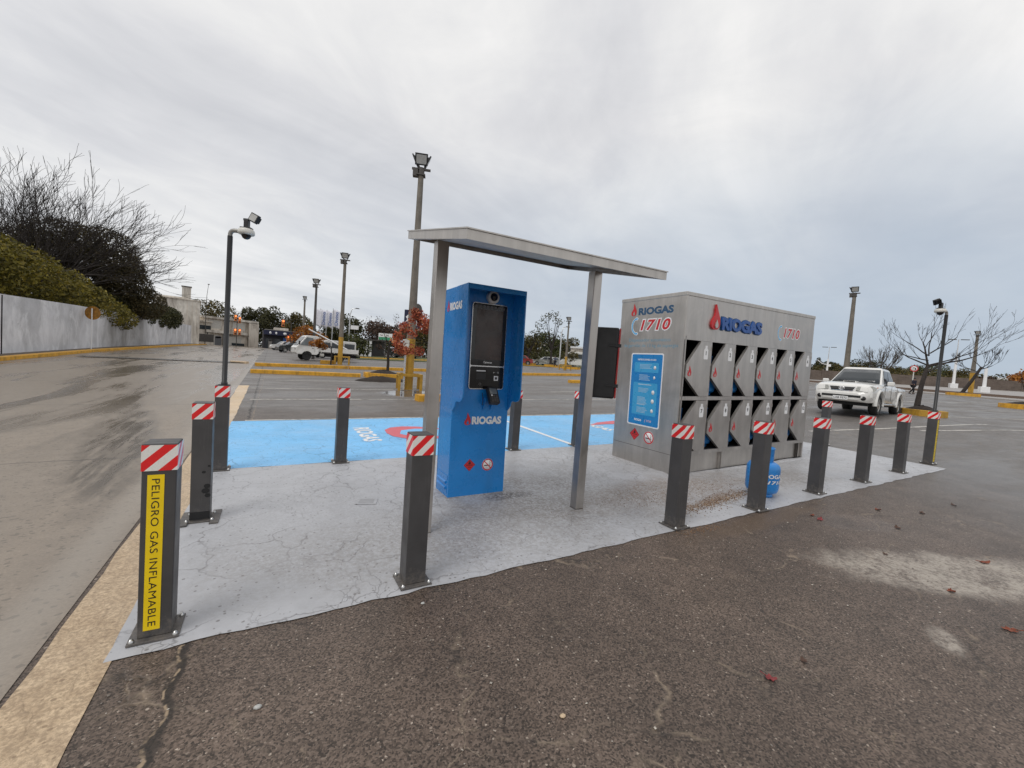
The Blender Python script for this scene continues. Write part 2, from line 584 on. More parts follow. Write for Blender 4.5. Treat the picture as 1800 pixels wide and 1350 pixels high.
def steel(name, col=(.475, .45, .425), rough=.36, vertical=True):
    m, N, b = pbsdf(name)
    tc = N.n('ShaderNodeTexCoord').outputs['Object']
    br = N.noise(N.mapping(tc, (180, 180, 3) if vertical else (3, 180, 180)), 1.0, 4, .6)
    bl = N.noise(tc, 2.2, 5, .65, .5)
    run = N.noise(N.mapping(tc, (7, 7, .6)), 1.5, 6, .65, .6)
    c = N.mix(1.0, col, N.ramp(bl, [(.3, .86), (.7, 1.12)]), 'MULTIPLY')
    c = N.mix(1.0, c, N.ramp(run, [(.35, .90), (.65, 1.06)]), 'MULTIPLY')
    c = N.mix(1.0, c, N.ramp(br, [(.3, .96), (.7, 1.03)]), 'MULTIPLY')
    c = N.mix(N.ramp(N.noise(tc, 9, 6, .75), [(.62, 0), (.82, .35)]), c, (.16, .135, .11))
    setc(N, b, col=c, metal=.85)
    setc(N, b, rough=N.math('ADD', N.ramp(bl, [(.3, rough-.06), (.7, rough+.10)]), N.math('MULTIPLY', N.math('SUBTRACT', br, .5), .12)))
    setc(N, b, normal=N.n('ShaderNodeBump', i={'Strength': .06, 'Distance': .004, 'Height': N.math('ADD', br, N.math('MULTIPLY', bl, 3))}).outputs[0])
    return m


def leaf_mat(name, stops, rough=.55):
    m, N, b = pbsdf(name)
    isl = N.n('ShaderNodeNewGeometry').outputs['Random Per Island']
    c = N.ramp(isl, stops)
    p = wpos(N)
    c = N.mix(1.0, c, N.ramp(N.noise(p, .9, 3), [(.35, .68), (.65, 1.25)]), 'MULTIPLY')
    setc(N, b, col=c, rough=rough, spec=.3)
    tr = N.n('ShaderNodeBsdfTranslucent', i={0: c})
    ms = N.n('ShaderNodeMixShader', i={0: .25, 1: b.outputs[0], 2: tr.outputs[0]})
    N.t.links.new(ms.outputs[0], N.t.nodes['Material Output'].inputs[0])
    return m


def stripes_mat():
    m, N, b = pbsdf('red_white_reflective')
    uv = N.n('ShaderNodeTexCoord').outputs['UV']
    sp = N.n('ShaderNodeSeparateXYZ', i={0: uv})
    d = N.math('SUBTRACT', sp.outputs[0], sp.outputs[1])
    fr = N.math('FRACT', N.math('DIVIDE', N.math('ADD', d, 10.02), .107))
    k = N.math('GREATER_THAN', fr, .50)
    cell = N.voro(uv, 160, 'F1', 0)
    red = N.mix(cell, (.72, .012, .016), (.80, .02, .022))
    wht = N.mix(cell, (.86, .84, .80), (.76, .74, .70))
    c = N.mix(k, wht, red)
    n = N.noise(N.n('ShaderNodeTexCoord').outputs['Object'], 14, 5, .7)
    c = N.mix(N.ramp(n, [(.60, 0), (.78, .35)]), c, (.25, .2, .17))
    setc(N, b, col=c, rough=.32, spec=.5)
    return m


def wall_mat():
    m, N, b = pbsdf('stained_grey_wall')
    p = wpos(N)
    n = N.noise(N.mapping(p, (1, .22, .22)), 1.1, 7, .65, .6)
    n2 = N.noise(p, .5, 4, .6)
    n3 = N.noise(N.mapping(p, (1, .5, .35)), 1.5, 7, .72, .5)
    c = N.mix(N.ramp(n, [(.36, 0), (.62, 1)]), (.50, .50, .515), (.72, .72, .745))
    c = N.mix(N.ramp(n2, [(.45, 0), (.7, .55)]), c, (.36, .355, .35))
    c = N.mix(N.ramp(n3, [(.48, 0), (.66, .85)]), c, (.84, .84, .86))
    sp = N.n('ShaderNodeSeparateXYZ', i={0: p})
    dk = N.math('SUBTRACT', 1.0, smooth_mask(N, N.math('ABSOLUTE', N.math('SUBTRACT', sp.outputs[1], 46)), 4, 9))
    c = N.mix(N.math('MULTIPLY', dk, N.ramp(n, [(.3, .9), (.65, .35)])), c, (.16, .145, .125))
    blot = N.noise(p, 2.6, 5, .7)
    c = N.mix(N.ramp(blot, [(.66, 0), (.74, .7)]), c, (.13, .12, .115))
    setc(N, b, col=c, rough=.85, spec=.2)
    setc(N, b, normal=N.n('ShaderNodeBump', i={'Strength': .3, 'Distance': .02, 'Height': N.noise(p, 9, 5)}).outputs[0])
    return m


def old_plaster(name, light, dark, amount=.5):
    m, N, b = pbsdf(name)
    p = wpos(N)
    n = N.noise(N.mapping(p, (1, 1, .22)), .9, 7, .68, .6)
    n2 = N.noise(p, .35, 4)
    c = N.mix(N.ramp(n, [(.34, .85), (.56, 0)]), light, dark)
    c = N.mix(N.ramp(n2, [(.5, 0), (.75, amount)]), c, dark)
    setc(N, b, col=c, rough=.9, spec=.2)
    return m


def brick_wall_mat():
    m, N, b = pbsdf('brown_block_wall')
    tc = N.n('ShaderNodeTexCoord').outputs['Object']
    br = N.n('ShaderNodeTexBrick', i={'Vector': N.mapping(tc, (1, 1, 1), (0, 0, 0), (R(90), 0, 0)), 'Scale': 1.0, 'Brick Width': .9, 'Row Height': .25, 'Mortar Size': .02,
                                     'Color1': (.105, .08, .065, 1), 'Color2': (.135, .105, .085, 1), 'Mortar': (.17, .14, .12, 1)}).outputs[0]
    c = N.mix(1.0, br, N.ramp(N.noise(tc, .6, 5), [(.3, .75), (.7, 1.3)]), 'MULTIPLY')
    setc(N, b, col=c, rough=.9)
    return m


M_ASPH = asphalt()
M_ROAD = road_concrete()
M_PAD = cracked_paint('grey_floor_paint', (.44, .445, .465), (.085, .07, .06), stains=[
    (3.2, 1.15, 1.5, .95, R(-10), .70, (.15, .125, .10), 34), (4.9, .75, 1.9, .55, R(4), .75, (.21, .145, .095), 40), (5.0, .28, .85, .12, R(12), .95, (.17, .10, .055), 44),
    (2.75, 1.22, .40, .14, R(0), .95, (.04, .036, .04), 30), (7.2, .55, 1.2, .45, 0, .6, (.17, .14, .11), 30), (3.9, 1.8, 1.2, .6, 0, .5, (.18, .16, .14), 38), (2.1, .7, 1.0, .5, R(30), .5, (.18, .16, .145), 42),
    (2.6, .55, 3.2, .9, 0, .50, (.20, .18, .16), 28), (7.5, 1.4, 3, 1.4, 0, .3, (.26, .24, .22), 24), (.9, 1.2, 1.3, 1.6, 0, .30, (.24, .23, .225), 46), (6, 2.6, 5, .8, 0, .3, (.24, .22, .2), 18)])
M_BLUEP = cracked_paint('light_blue_floor_paint', (.20, .52, .86), (.05, .13, .24), crack=.55)
M_STRIP = cracked_paint('cream_kerb_paint', (.62, .475, .315), (.13, .085, .05), stains=[(-.3, 0, .4, 3, 0, .45, (.33, .23, .14), 8), (-.3, 0, .6, 9, 0, .55, (.20, .14, .09), 60)], crack=.16)
M_LINE = worn_line('worn_white_line', (.58, .55, .50), .43)
M_LINEB = worn_line('white_line_on_blue', (.8, .8, .8), .2)
M_REDP = worn_line('red_floor_paint', (.62, .13, .16), .25)
M_YKERB = plain('yellow_kerb_paint', (.66, .34, .025), .6, 0, .2, 3, .3, 30, dirt=.75, dirtcol=(.10, .065, .03))
M_YOLD = plain('old_yellow_paint', (.48, .27, .03), .6, 0, .2, 3, .3, 25, dirt=.6, dirtcol=(.12, .08, .03))
M_STEEL = steel('brushed_stainless')
M_STEEL2 = steel('dull_stainless', (.50, .475, .445), .42)
M_STEELD = plain('dark_steel_edge', (.10, .092, .085), .45, .7)
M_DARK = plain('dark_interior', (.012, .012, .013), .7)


def bollard_paint():
    m, N, b = pbsdf('dark_grey_paint')
    tc = N.n('ShaderNodeTexCoord').outputs['Object']
    oi = N.n('ShaderNodeObjectInfo').outputs['Location']
    q = N.n('ShaderNodeVectorMath', operation='ADD', i={0: tc, 1: oi}).outputs[0]
    c = N.mix(1.0, (.062, .060, .061), N.ramp(N.noise(q, 5, 5, .6), [(.3, .85), (.7, 1.18)]), 'MULTIPLY')
    z = N.n('ShaderNodeSeparateXYZ', i={0: tc}).outputs[2]
    spl = N.math('SUBTRACT', N.ramp(N.noise(q, 26, 6, .75), [(.35, 0), (.75, .42)]), N.math('MULTIPLY', z, 1.6), clamp=True)
    c = N.mix(N.math('MULTIPLY', spl, 2.2, clamp=True), c, (.19, .165, .14))
    scr = N.voro(N.mapping(q, (40, 40, 2.2)), 1.0, 'DISTANCE_TO_EDGE', 0)
    c = N.mix(N.math('MULTIPLY', N.math('LESS_THAN', scr, .012), N.ramp(N.noise(q, 3, 3), [(.55, 0), (.65, .5)])), c, (.16, .155, .15))
    setc(N, b, col=c, rough=N.ramp(N.noise(q, 9, 5), [(.3, .38), (.7, .58)]))
    return m


M_GREY = bollard_paint()
M_BLACK = plain('black_plastic', (.014, .014, .015), .4)
M_BLACKG = plain('black_glass', (.010, .009, .009), .06, 0, .3, 4)
M_BOLT = plain('zinc_bolt', (.55, .55, .54), .3, 1)
M_STRIPE = stripes_mat()
M_YSTK = plain('yellow_sticker', (.90, .64, .006), .4, 0, .04)
M_INK = plain('black_ink', (.012, .012, .012), .5)
M_BLUE = plain('blue_powder_coat', (.009, .215, .60), .27, 0, .09, 2, coat=.3, dirt=.28, dirtcol=(.03, .13, .30), bump=.05, bscale=3)
M_WHITE = plain('white_vinyl', (.80, .80, .80), .4, 0, .03)
M_WPAINT = plain('white_car_paint', (.74, .73, .70), .2, 0, .04, 1.5, coat=.6)
M_RED = plain('red_vinyl', (.56, .022, .028), .4, 0, .08)
M_REDD = plain('red_plastic', (.45, .02, .02), .4)
M_TEAL = plain('dark_blue_letter', (.025, .085, .17), .4)
M_NAVY = plain('royal_blue_letter', (.02, .09, .32), .4)
M_CYAN = plain('light_blue_vinyl', (.10, .42, .72), .4)
M_CYANT = plain('faded_blue_vinyl', (.16, .33, .43), .5)
M_POSTER = plain('poster_blue', (.012, .22, .55), .3, 0, .04)
M_POSTER2 = plain('poster_light_blue', (.05, .36, .66), .3, 0, .04)
M_CYL = plain('gas_cylinder_blue', (.02, .22, .60), .3, 0, .15, 5, dirt=.3, dirtcol=(.02, .08, .2))
M_ALU = plain('silver_trim', (.6, .6, .6), .25, .9)
M_PIPE = plain('galvanised_pipe', (.30, .29, .27), .45, .6)
M_CREAMW = plain('off_white_housing', (.66, .65, .60), .4)
M_CONC = plain('weathered_concrete_pole', (.19, .168, .14), .8, 0, .25, 2, .3, 20, dirt=.5, dirtcol=(.05, .045, .035))
M_LENS = plain('lamp_lens', (.45, .45, .43), .25)
M_GLASS = plain('tinted_glass', (.035, .042, .048), .06, 0, .2, 1)
M_GLASSL = plain('light_tinted_glass', (.16, .18, .19), .08, 0, .2, 1)
M_TYRE = plain('tyre_rubber', (.018, .018, .018), .75)
M_RIM = plain('alloy_rim', (.50, .49, .47), .3, .7)
M_CHROME = plain('chrome', (.75, .75, .75), .12, 1)
M_HEADL = plain('headlamp_lens', (.36, .36, .33), .10, 0, .5, 22, coat=.8)
M_AMBER = plain('amber_lens', (.6, .16, .02), .3)
M_SOIL = plain('dark_soil', (.022, .015, .011), .95, 0, .5, 12, 1, 30)
M_BARK = plain('dark_bark', (.036, .029, .025), .9, 0, .35, 8, .6, 30)
M_BARKG = plain('grey_bark', (.085, .072, .06), .9, 0, .35, 6, .6, 30)
M_GRASS = plain('verge_grass', (.075, .085, .022), .95, 0, .35, .8)
M_DARKCAR = plain('dark_grey_car_paint', (.028, .032, .034), .2, .2, .1, 1, coat=.6)
M_SILVER = plain('silver_car_paint', (.42, .43, .43), .25, .4, .1, 1, coat=.5)
M_REDCAR = plain('red_car_paint', (.28, .03, .03), .25, 0, .1, 1, coat=.5)
M_WALL = wall_mat()
M_PLAST = old_plaster('weathered_white_plaster', (.74, .70, .63), (.27, .23, .19))
M_PLAST2 = old_plaster('stained_beige_plaster', (.70, .64, .56), (.25, .21, .17), .4)
M_BRICKW = brick_wall_mat()
M_AWN = plain('navy_awning', (.010, .014, .05), .6)
M_SHUT = plain('pale_shutter', (.50, .48, .44), .6)
M_RUST = plain('rusty_orange_plate', (.33, .15, .02), .7, 0, .4, 6, dirt=.6, dirtcol=(.12, .08, .02))
M_ORANGE = plain('orange_signal_housing', (.62, .20, .05), .5)
M_FLAG = plain('white_flag_cloth', (.74, .74, .80), .8)
M_SKIN = plain('skin', (.42, .25, .18), .6)
M_CLOTH = plain('dark_navy_cloth', (.016, .016, .028), .85)
M_CLOTHB = plain('black_cloth', (.010, .010, .012), .9)
M_GREEN = plain('green_sign', (.05, .30, .16), .5)
m, N, b = pbsdf('lit_red_signal')
setc(N, b, col=(.8, .1, .02), emit=(1, .22, .06), es=2.2)
M_LIT = m
M_L_OLIVE = leaf_mat('olive_leaves', [(0, (.050, .046, .008)), (.4, (.115, .10, .014)), (.8, (.20, .165, .022)), (1, (.27, .20, .03))])
M_L_DARK = leaf_mat('dark_leaves', [(0, (.022, .025, .009)), (.5, (.050, .052, .017)), (1, (.095, .088, .03))])
M_L_DUSK = leaf_mat('dusky_leaves', [(0, (.036, .030, .013)), (.5, (.075, .062, .027)), (1, (.13, .10, .045))])
M_L_GREEN = leaf_mat('green_leaves', [(0, (.028, .038, .012)), (.5, (.065, .075, .022)), (1, (.12, .12, .038))])
M_L_MIXED = leaf_mat('autumn_green_leaves', [(0, (.035, .034, .011)), (.5, (.09, .078, .022)), (1, (.17, .125, .038))])
M_L_BROWN = leaf_mat('brown_twigs', [(0, (.030, .020, .016)), (.5, (.075, .048, .035)), (1, (.13, .075, .05))])
M_L_RED = leaf_mat('red_leaves', [(0, (.20, .035, .02)), (.4, (.40, .085, .045)), (.8, (.52, .15, .07)), (1, (.58, .26, .11))])
M_L_ORANGE = leaf_mat('orange_leaves', [(0, (.16, .045, .008)), (.5, (.36, .13, .018)), (1, (.48, .22, .04))])
M_L_FALLEN = leaf_mat('fallen_leaves', [(0, (.16, .025, .015)), (1, (.30, .05, .025))])


# ------------------------------------------------------------------ the ground and its sheets
def cuts(a, b, extra, step=None):
    c = sorted({a, b} | {x for x in extra if a < x < b})
    if step:
        c = sorted(set(c) | {a + step*i for i in range(1, int((b-a)/step)+1) if a+step*i < b})
    return c


def grid_sheet(name, x0, x1, y0, y1, dz, mat_, fx=None, edge=0.0, kind='structure', step=None):
    """sheet that follows the terrain; fx(y) adds a sideways shift; edge roughens the outline"""
    xs = cuts(x0, x1, XS, step)
    ys = cuts(y0, y1, YS, step)
    mb = MB()
    v = []
    for j, y in enumerate(ys):
        for i, x in enumerate(xs):
            xx = x + (fx(y) if fx else 0)
            yy = y
            if edge:
                if j in (0, len(ys)-1):
                    yy += rng.uniform(-edge, edge)
                if i in (0, len(xs)-1):
                    xx += rng.uniform(-edge, edge)
            v.append((xx, yy, gz(xx, yy)+dz))
    n = len(xs)
    mb.add(v, [(j*n+i, j*n+i+1, (j+1)*n+i+1, (j+1)*n+i) for j in range(len(ys)-1) for i in range(n-1)])
    o = mb.build(name, mat_)
    o['kind'] = kind
    return o


def strip_along(name, a, b, w, dz, mat_, n=None):
    """thin painted line from a to b"""
    a, b = Vector(a), Vector(b)
    L = (b-a).length
    n = n or max(2, int(L/.7))
    d = (b-a)/L
    s = Vector((-d.y, d.x))*w/2
    mb = MB()
    v = []
    for i in range(n+1):
        p = a + d*L*i/n
        for k in (-1, 1):
            q = p + s*k*(1+rng.uniform(-.12, .12))
            v.append((q.x, q.y, gz(q.x, q.y)+dz))
    mb.add(v, [(2*i, 2*i+1, 2*i+3, 2*i+2) for i in range(n)])
    return struct(mb.build(name, mat_))


def ground():
    xs = sorted(set(XS[1:-1]) | {-1500, -400, -60, -20, -8, 0, 6, 50, 100, 200, 400, 1500} )
    ys = sorted(set(YS[1:-1]) | {-1500, -400, -100, -20, -5, 0, 3, 45, 85, 200, 400, 1500})
    v = [(x, y, gz(x, y)) for y in ys for x in xs]
    n = len(xs)
    mb = MB()
    mb.add(v, [(j*n+i, j*n+i+1, (j+1)*n+i+1, (j+1)*n+i) for j in range(len(ys)-1) for i in range(n-1)])
    struct(mb.build('ground', M_ASPH))


ground()
shift = lambda y: -.0125*max(y, -3)        # the kerb strip and road drift slightly left with distance
grid_sheet('road', -10.6, -.42, -14, 98, .004, M_ROAD, lambda y: shift(y)*.6)
grid_sheet('kerb_strip', -.42, -.13, -5, 13.6, .0045, M_STRIP, lambda y: shift(y)*.6, edge=.012, step=.29)
grid_sheet('painted_pad', -.16, 11.2, -.17, 3.17, .005, M_PAD, edge=.013, step=.11)
grid_sheet('blue_bay', -.12, 10.9, 3.17, 6.62, .0055, M_BLUEP, lambda y: -.02*(y-3), edge=.010, step=.3)
strip_along('bay_line', (5.28, 3.25), (5.34, 6.6), .09, .0095, M_LINEB)
strip_along('bay_line', (0.02, 6.68), (10.9, 6.68), .09, .008, M_LINE)
for (a, b, w) in [((-.05, 9.92), (15.5, 10.3), .11), ((-.15, 12.75), (8.6, 12.95), .11), ((.0, 15.9), (9, 16.1), .10),
                  ((13.2, 3.0), (22.5, 1.6), .10), ((17.3, 1.9), (26.5, -.8), .10), ((22, 3.9), (37, -.5), .11), ((30, 5.2), (52, .5), .12), ((12.5, 6.5), (18.6, 6.9), .10),
                  ((36, 8.2), (75, 6.0), .14), ((17, 13.0), (30, 13.6), .12), ((11.5, 12.9), (19, 13.3), .11)]:
    strip_along('parking_line', a, b, w, .006, M_LINE)
struct(grid_sheet('grass_verge', 8.2, 60, 44, 60, .05, M_GRASS, lambda y: 0))
grid_sheet('cross_street', -40, 70, 98, 104, .006, M_ROAD)
grid_sheet('far_pavement', 74, 138, -40, 60, .012, plain('pale_pavement', (.30, .28, .265), .6), step=12)


# painted words and flame drops on the blue bays
def flame_pts(h=1.0, n=14):
    """outline of the drop shaped flame, base at y=0, tip near y=h"""
    L = [(0.0, 0.0), (-.14, .015), (-.235, .08), (-.275, .19), (-.25, .31), (-.17, .43), (-.09, .54), (-.06, .66), (-.055, .80), (-.01, 1.0)]
    Rr = [(.04, .90), (.10, .76), (.17, .64), (.235, .50), (.275, .36), (.275, .22), (.23, .10), (.13, .02)]
    return [(x*h, y*h) for x, y in L + Rr]


def flame_inner(h=1.0):
    return [((.01+x*.78)*h, (.02+y*.80)*h) for x, y in [(0.02, .045), (-.08, .075), (-.12, .16), (-.10, .25), (-.03, .36), (.01, .47), (.055, .38), (.115, .27), (.135, .17), (.10, .085)]]


def flame(name, parent, M, h, inner=None, d=.0015, red=None):
    mb = MB()
    mb.prism(flame_pts(h), lambda a, b, k: (a, b, k), 0, d)
    mb.prism(flame_inner(h), lambda a, b, k: (a, b, k), d*.6, d*1.6, 1)
    return mb.build(name, [red or M_RED, inner or M_WHITE], parent, M=M)


def ground_frame(x, y, dz, xd, yd):
    nrm = Vector((-SX, -SY, 1)).normalized()
    xd = Vector(xd)
    xd = (xd - nrm*xd.dot(nrm)).normalized()
    yd = nrm.cross(xd)
    return frame((x, y, gz(x, y)+dz), xd, yd)


for cx in (0.0, 5.3):
    o = text('bay_lettering', 'RIOGAS', None, ground_frame(cx+1.95, 4.95, .0095, (0, -1, 0), (1, 0, 0)), M_LINEB, w=1.25, h=.30, bold=.03)
    struct(o)
mb = MB()
fo, fi = flame_pts(2.3), flame_inner(2.3)
fo2 = [(x*1.0, y) for x, y in fo]
fi2 = [(x*1.75, .16+(y-.1)*1.9) for x, y in fi]
mb.prism(fo2, lambda a, b, k: (a, b, k), 0, .001)
mb.prism(fi2, lambda a, b, k: (a, b, k), .0004, .003, 1)
struct(mb.build('flame_marking', [M_REDP, M_BLUEP], M=ground_frame(2.3, 4.95, .009, (0, -1, 0), (1, 0, 0))))
mb = MB()
mb.prism([(0, 0), (.5, .28), (1.2, .42), (2.2, .35), (2.6, .0), (2.0, -.25), (1.2, -.1), (.6, .02)], lambda a, b, k: (a, b, k), 0, .002)
struct(mb.build('flame_marking', M_REDP, M=ground_frame(7.2, 5.05, .009, (1, .05, 0), (0, 1, 0))))

# ------------------------------------------------------------------ bollards
BW = .0687     # half width
BH = 1.0


def band_mesh():
    me = bpy.data.meshes.new('reflective_band')
    w = BW + .0025
    z0, z1 = BH-.135, BH-.006
    c = [(-w, w), (-w, -w), (w, -w), (w, w), (-w, w)]
    v, f, uv = [], [], []
    for i in range(4):
        b = len(v)
        for (x, y), z, u in ((c[i], z0, i), (c[i+1], z0, i+1), (c[i+1], z1, i+1), (c[i], z1, i)):
            v.append((x, y, z))
            uv.append((u*2*w, z))
        f.append((b, b+1, b+2, b+3))
    me.from_pydata(v, [], f)
    ul = me.uv_layers.new(name='uv')
    for li, l in enumerate(me.loops):
        ul.data[li].uv = uv[l.vertex_index]
    me.materials.append(M_STRIPE)
    return me


BAND = band_mesh()


def make_bollard(name='bollard', label='', loc=(0, 0, 0)):
    t = thing(name, label, 'bollard', loc, group='grey bollards around the painted pad')
    mb = MB().box(-BW, BW, -BW, BW, .012, BH)
    mb.build('post', M_GREY, t, bevel=.005)
    MB().box(-.103, .103, -.103, .103, 0, .012).build('base_plate', M_GREY, t, bevel=.002)
    fin(bpy.data.objects.new('reflective_band', BAND), t)
    bm_ = MB().lathe([(.013, 0), (.013, .009), (.008, .012), (.006, .018), (0, .018)], 8).mesh('anchor_bolt', M_BOLT)
    for x in (-1, 1):
        for y in (-1, 1):
            fin(bpy.data.objects.new('anchor_bolt', bm_), t, loc=(x*.086, y*.086, .012))
    return t


BOL = [
    ((0, 0), 'grey bollard at the near left pad corner with a large yellow PELIGRO GAS INFLAMABLE strip'),
    ((1.333, -.043), 'grey bollard on the pad front edge standing before the left canopy post'),
    ((3.917, -.072), 'grey bollard on the pad front edge before the near corner of the steel locker'),
    ((5.265, -.09), 'grey bollard on the pad front edge hiding part of the loose blue gas cylinder'),
    ((6.76, -.014), 'grey bollard on the pad front edge just right of the loose blue gas cylinder'),
    ((8.23, .021), 'third bollard from the far right end of the pad front edge'),
    ((9.76, .06), 'second bollard from the far right end of the pad front edge'),
    ((11.445, .145), 'grey bollard at the far right pad corner carrying a camera pole and yellow strip'),
    ((-.02, 1.59), 'grey bollard with dark wet stains on the left pad edge beside the cream kerb strip'),
    ((-.038, 3.175), 'grey bollard at the back left pad corner carrying a black camera pole'),
    ((1.28, 3.153), 'grey bollard at the front edge of the blue bay beside the RIOGAS floor lettering'),
    ((3.975, 3.215), 'grey bollard behind the right side of the blue kiosk'),
    ((5.293, 3.195), 'grey bollard mostly hidden behind the right canopy post at the blue bay'),
    ((11.30, 1.86), 'grey bollard partly hidden at the pad right edge in front of the white pickup'),
]
bol0 = make_bollard()
BOLO = []
for i, ((x, y), lab) in enumerate(BOL):
    loc = (x, y, gz(x, y)+.005)
    if i == 0:
        bol0.location = loc
        bol0['label'] = lab
        BOLO.append(bol0)
    else:
        o = dup(bol0, loc, (R(rng.uniform(-.35, .35)), R(rng.uniform(-.35, .35)), rng.uniform(-.02, .02)), lab)
        BOLO.append(o)
for k in (0, 7):
    b = BOLO[k]
    w, z0, z1 = .050, .05, .845
    xo = -.012 if k == 0 else 0
    MB().box(xo-w/2-.008, xo+w/2+.008, -BW-.0022, -BW-.0004, z0, z1).build('danger_sticker', M_YSTK, b)
    st = [c for c in b.children if c.name.startswith('danger_sticker')][0]
    text('lettering', 'PELIGRO GAS INFLAMABLE', st, frame((xo, -BW-.003, (z0+z1)/2), (0, 0, -1), (1, 0, 0)), M_INK, w=.755, h=.031, bold=0, spacing=1.06)
# bollard with stains and two foot rails
b = BOLO[8]
for (z, x, r) in ((.42, .02, .012), (.30, .045, .02), (.26, .035, .024), (.22, .05, .018), (.47, .055, .009)):
    MB().lathe([(r, 0), (r, .0008)], 9, lambda a, c, h: (x+a*1.2, -BW-.0004-h, z+c)).build('wet_stain', M_DARK, b)
MB().box(-BW-.0008, BW+.0008, -BW-.0008, -BW-.0002, .02, .085).build('wet_stain', M_DARK, b)
for s in (-1, 1):
    MB().box(s*.105-.032, s*.105+.032, -.16, .16, .0, .014).build('foot_rail', M_GREY, b, bevel=.003)


# ------------------------------------------------------------------ camera poles standing on two of the bollards
def floodlight(parent, loc, rot, w=.16, h=.12, name='floodlight', lens=M_LENS):
    mb = MB().box(-w/2, w/2, 0, .05, -h/2, h/2).box(-w*.4, w*.4, .05, .075, -h*.38, h*.38)
    for k in range(5):
        mb.box(-w*.36+k*w*.18-.004, -w*.36+k*w*.18+.004, .075, .095, -h*.34, h*.34)
    f = mb.build(name, M_BLACK, parent, loc=loc, rot=rot, bevel=.004)
    MB().box(-w/2+w*.1, w/2-w*.1, -.003, .0, -h/2+h*.12, h/2-h*.12).build('lens', lens, f)
    return f


def camera_pole(loc, h, ang, label):
    t = thing('camera_pole', label, 'camera pole', loc, (0, 0, ang), 'camera poles standing on bollards')
    mb = MB().lathe([(.034, 0), (.034, .03), (.027, .035), (.027, h)], 16)
    mb.lathe([(.06, 0), (.06, .008)], 16)
    mb.build('pole', M_BLACK, t)
    pts = [(0, 0, h-.01), (0, 0, h+.03)] + [(.06*(1-math.cos(a)), 0, h+.03+.06*math.sin(a)) for a in (R(30), R(60), R(90))] + [(.13, 0, h+.088)]
    MB().tube(pts, .032, 12).build('elbow_pipe', M_PIPE, t)
    cx, cz = .235, h+.088
    MB().lathe([(.0, .045), (.095, .04), (.113, .018), (.117, -.024), (.108, -.042), (.065, -.047)], 24, lambda x, y, z: (cx+x, y, cz+z)).build('camera_housing', M_CREAMW, t)
    MB().lathe([(.068, -.042), (.066, -.066), (.05, -.096), (.025, -.113), (0, -.117)], 20, lambda x, y, z: (cx+x, y, cz+z)).build('camera_dome', M_BLACKG, t)
    MB().box(cx-.08, cx+.08, -.045, .045, cz+.046, cz+.066).box(cx-.03, cx+.035, -.035, .035, cz+.066, cz+.185).box(cx-.05, cx+.02, -.012, .012, cz+.17, cz+.205).build('lamp_bracket', M_BLACK, t, bevel=.004)
    floodlight(t, (cx+.115, -.05, cz+.215), (R(-8), R(24), R(-18)), .15, .135)
    k = .74
    for c in t.children:
        if not c.name.startswith('pole'):
            c.scale = (k, k, k)
            c.location = (c.location.x*k, c.location.y*k, c.location.z*k + h*(1-k))
    return t


x, y = BOL[9][0]
camera_pole((x+.01, y, gz(x, y)+.005+BH+.0005), 1.72, R(-24), 'thin black pole with white dome camera and floodlight beside the wet road')
x, y = BOL[7][0]
camera_pole((x, y, gz(x, y)+.005+BH+.0005), 1.84, R(165), 'thin black pole with white dome camera and floodlight in front of the bare tree')

# ------------------------------------------------------------------ canopy
cz0 = gz(2.4, .67)+.012
can = thing('canopy', 'stainless steel shed roof on two square posts over the blue kiosk', 'canopy', (0, 0, 0))
rs, rx = math.tan(R(12.6)), .022
rz = lambda x, y: 2.295 + rs*(y+.2) + rx*(x-1.5)
RX0, RX1, RY0, RY1 = 1.50, 3.348, -.20, 1.22
for px, py in ((1.637, .67), (3.296, .665)):
    zb = gz(px, py)+.0055
    zt = rz(px, py)
    MB().box(-.05, .05, -.05, .05, 0, zt-zb).build('post', M_STEEL, can, loc=(px, py, zb), bevel=.005)
    MB().box(-.052, .052, -.052, .052, 0, .003).build('foot_plate', M_STEELD, can, loc=(px, py, zb-.002))
T_ = .066
P = lambda x, y, k: (x, y, rz(x, y)+k)
mb = MB()
for (x0, x1, y0, y1, k0, k1) in ((RX0, RX1, RY0, RY0+.012, 0, T_), (RX0, RX1, RY1-.012, RY1, 0, T_), (RX0, RX0+.012, RY0+.012, RY1-.012, 0, T_), (RX1-.012, RX1, RY0+.012, RY1-.012, 0, T_)):
    v = [P(x, y, k) for k in (k0, k1) for y in (y0, y1) for x in (x0, x1)]
    mb.add(v, [(0, 2, 3, 1), (4, 5, 7, 6), (0, 1, 5, 4), (2, 6, 7, 3), (0, 4, 6, 2), (1, 3, 7, 5)])
mb.build('fascia', M_STEEL2, can)
v = [P(x, y, k) for k in (T_+.001, T_+.010) for y in (RY0-.008, RY1+.008) for x in (RX0-.008, RX1+.008)]
MB().add(v, [(0, 2, 3, 1), (4, 5, 7, 6), (0, 1, 5, 4), (2, 6, 7, 3), (0, 4, 6, 2), (1, 3, 7, 5)]).build('roof_sheet', M_STEEL2, can)
v = [P(x, y, k) for k in (.040, .048) for y in (RY0+.0125, RY1-.0125) for x in (RX0+.0125, RX1-.0125)]
MB().add(v, [(0, 2, 3, 1), (4, 5, 7, 6), (0, 1, 5, 4), (2, 6, 7, 3), (0, 4, 6, 2), (1, 3, 7, 5)]).build('soffit', M_STEEL2, can)
mb = MB()
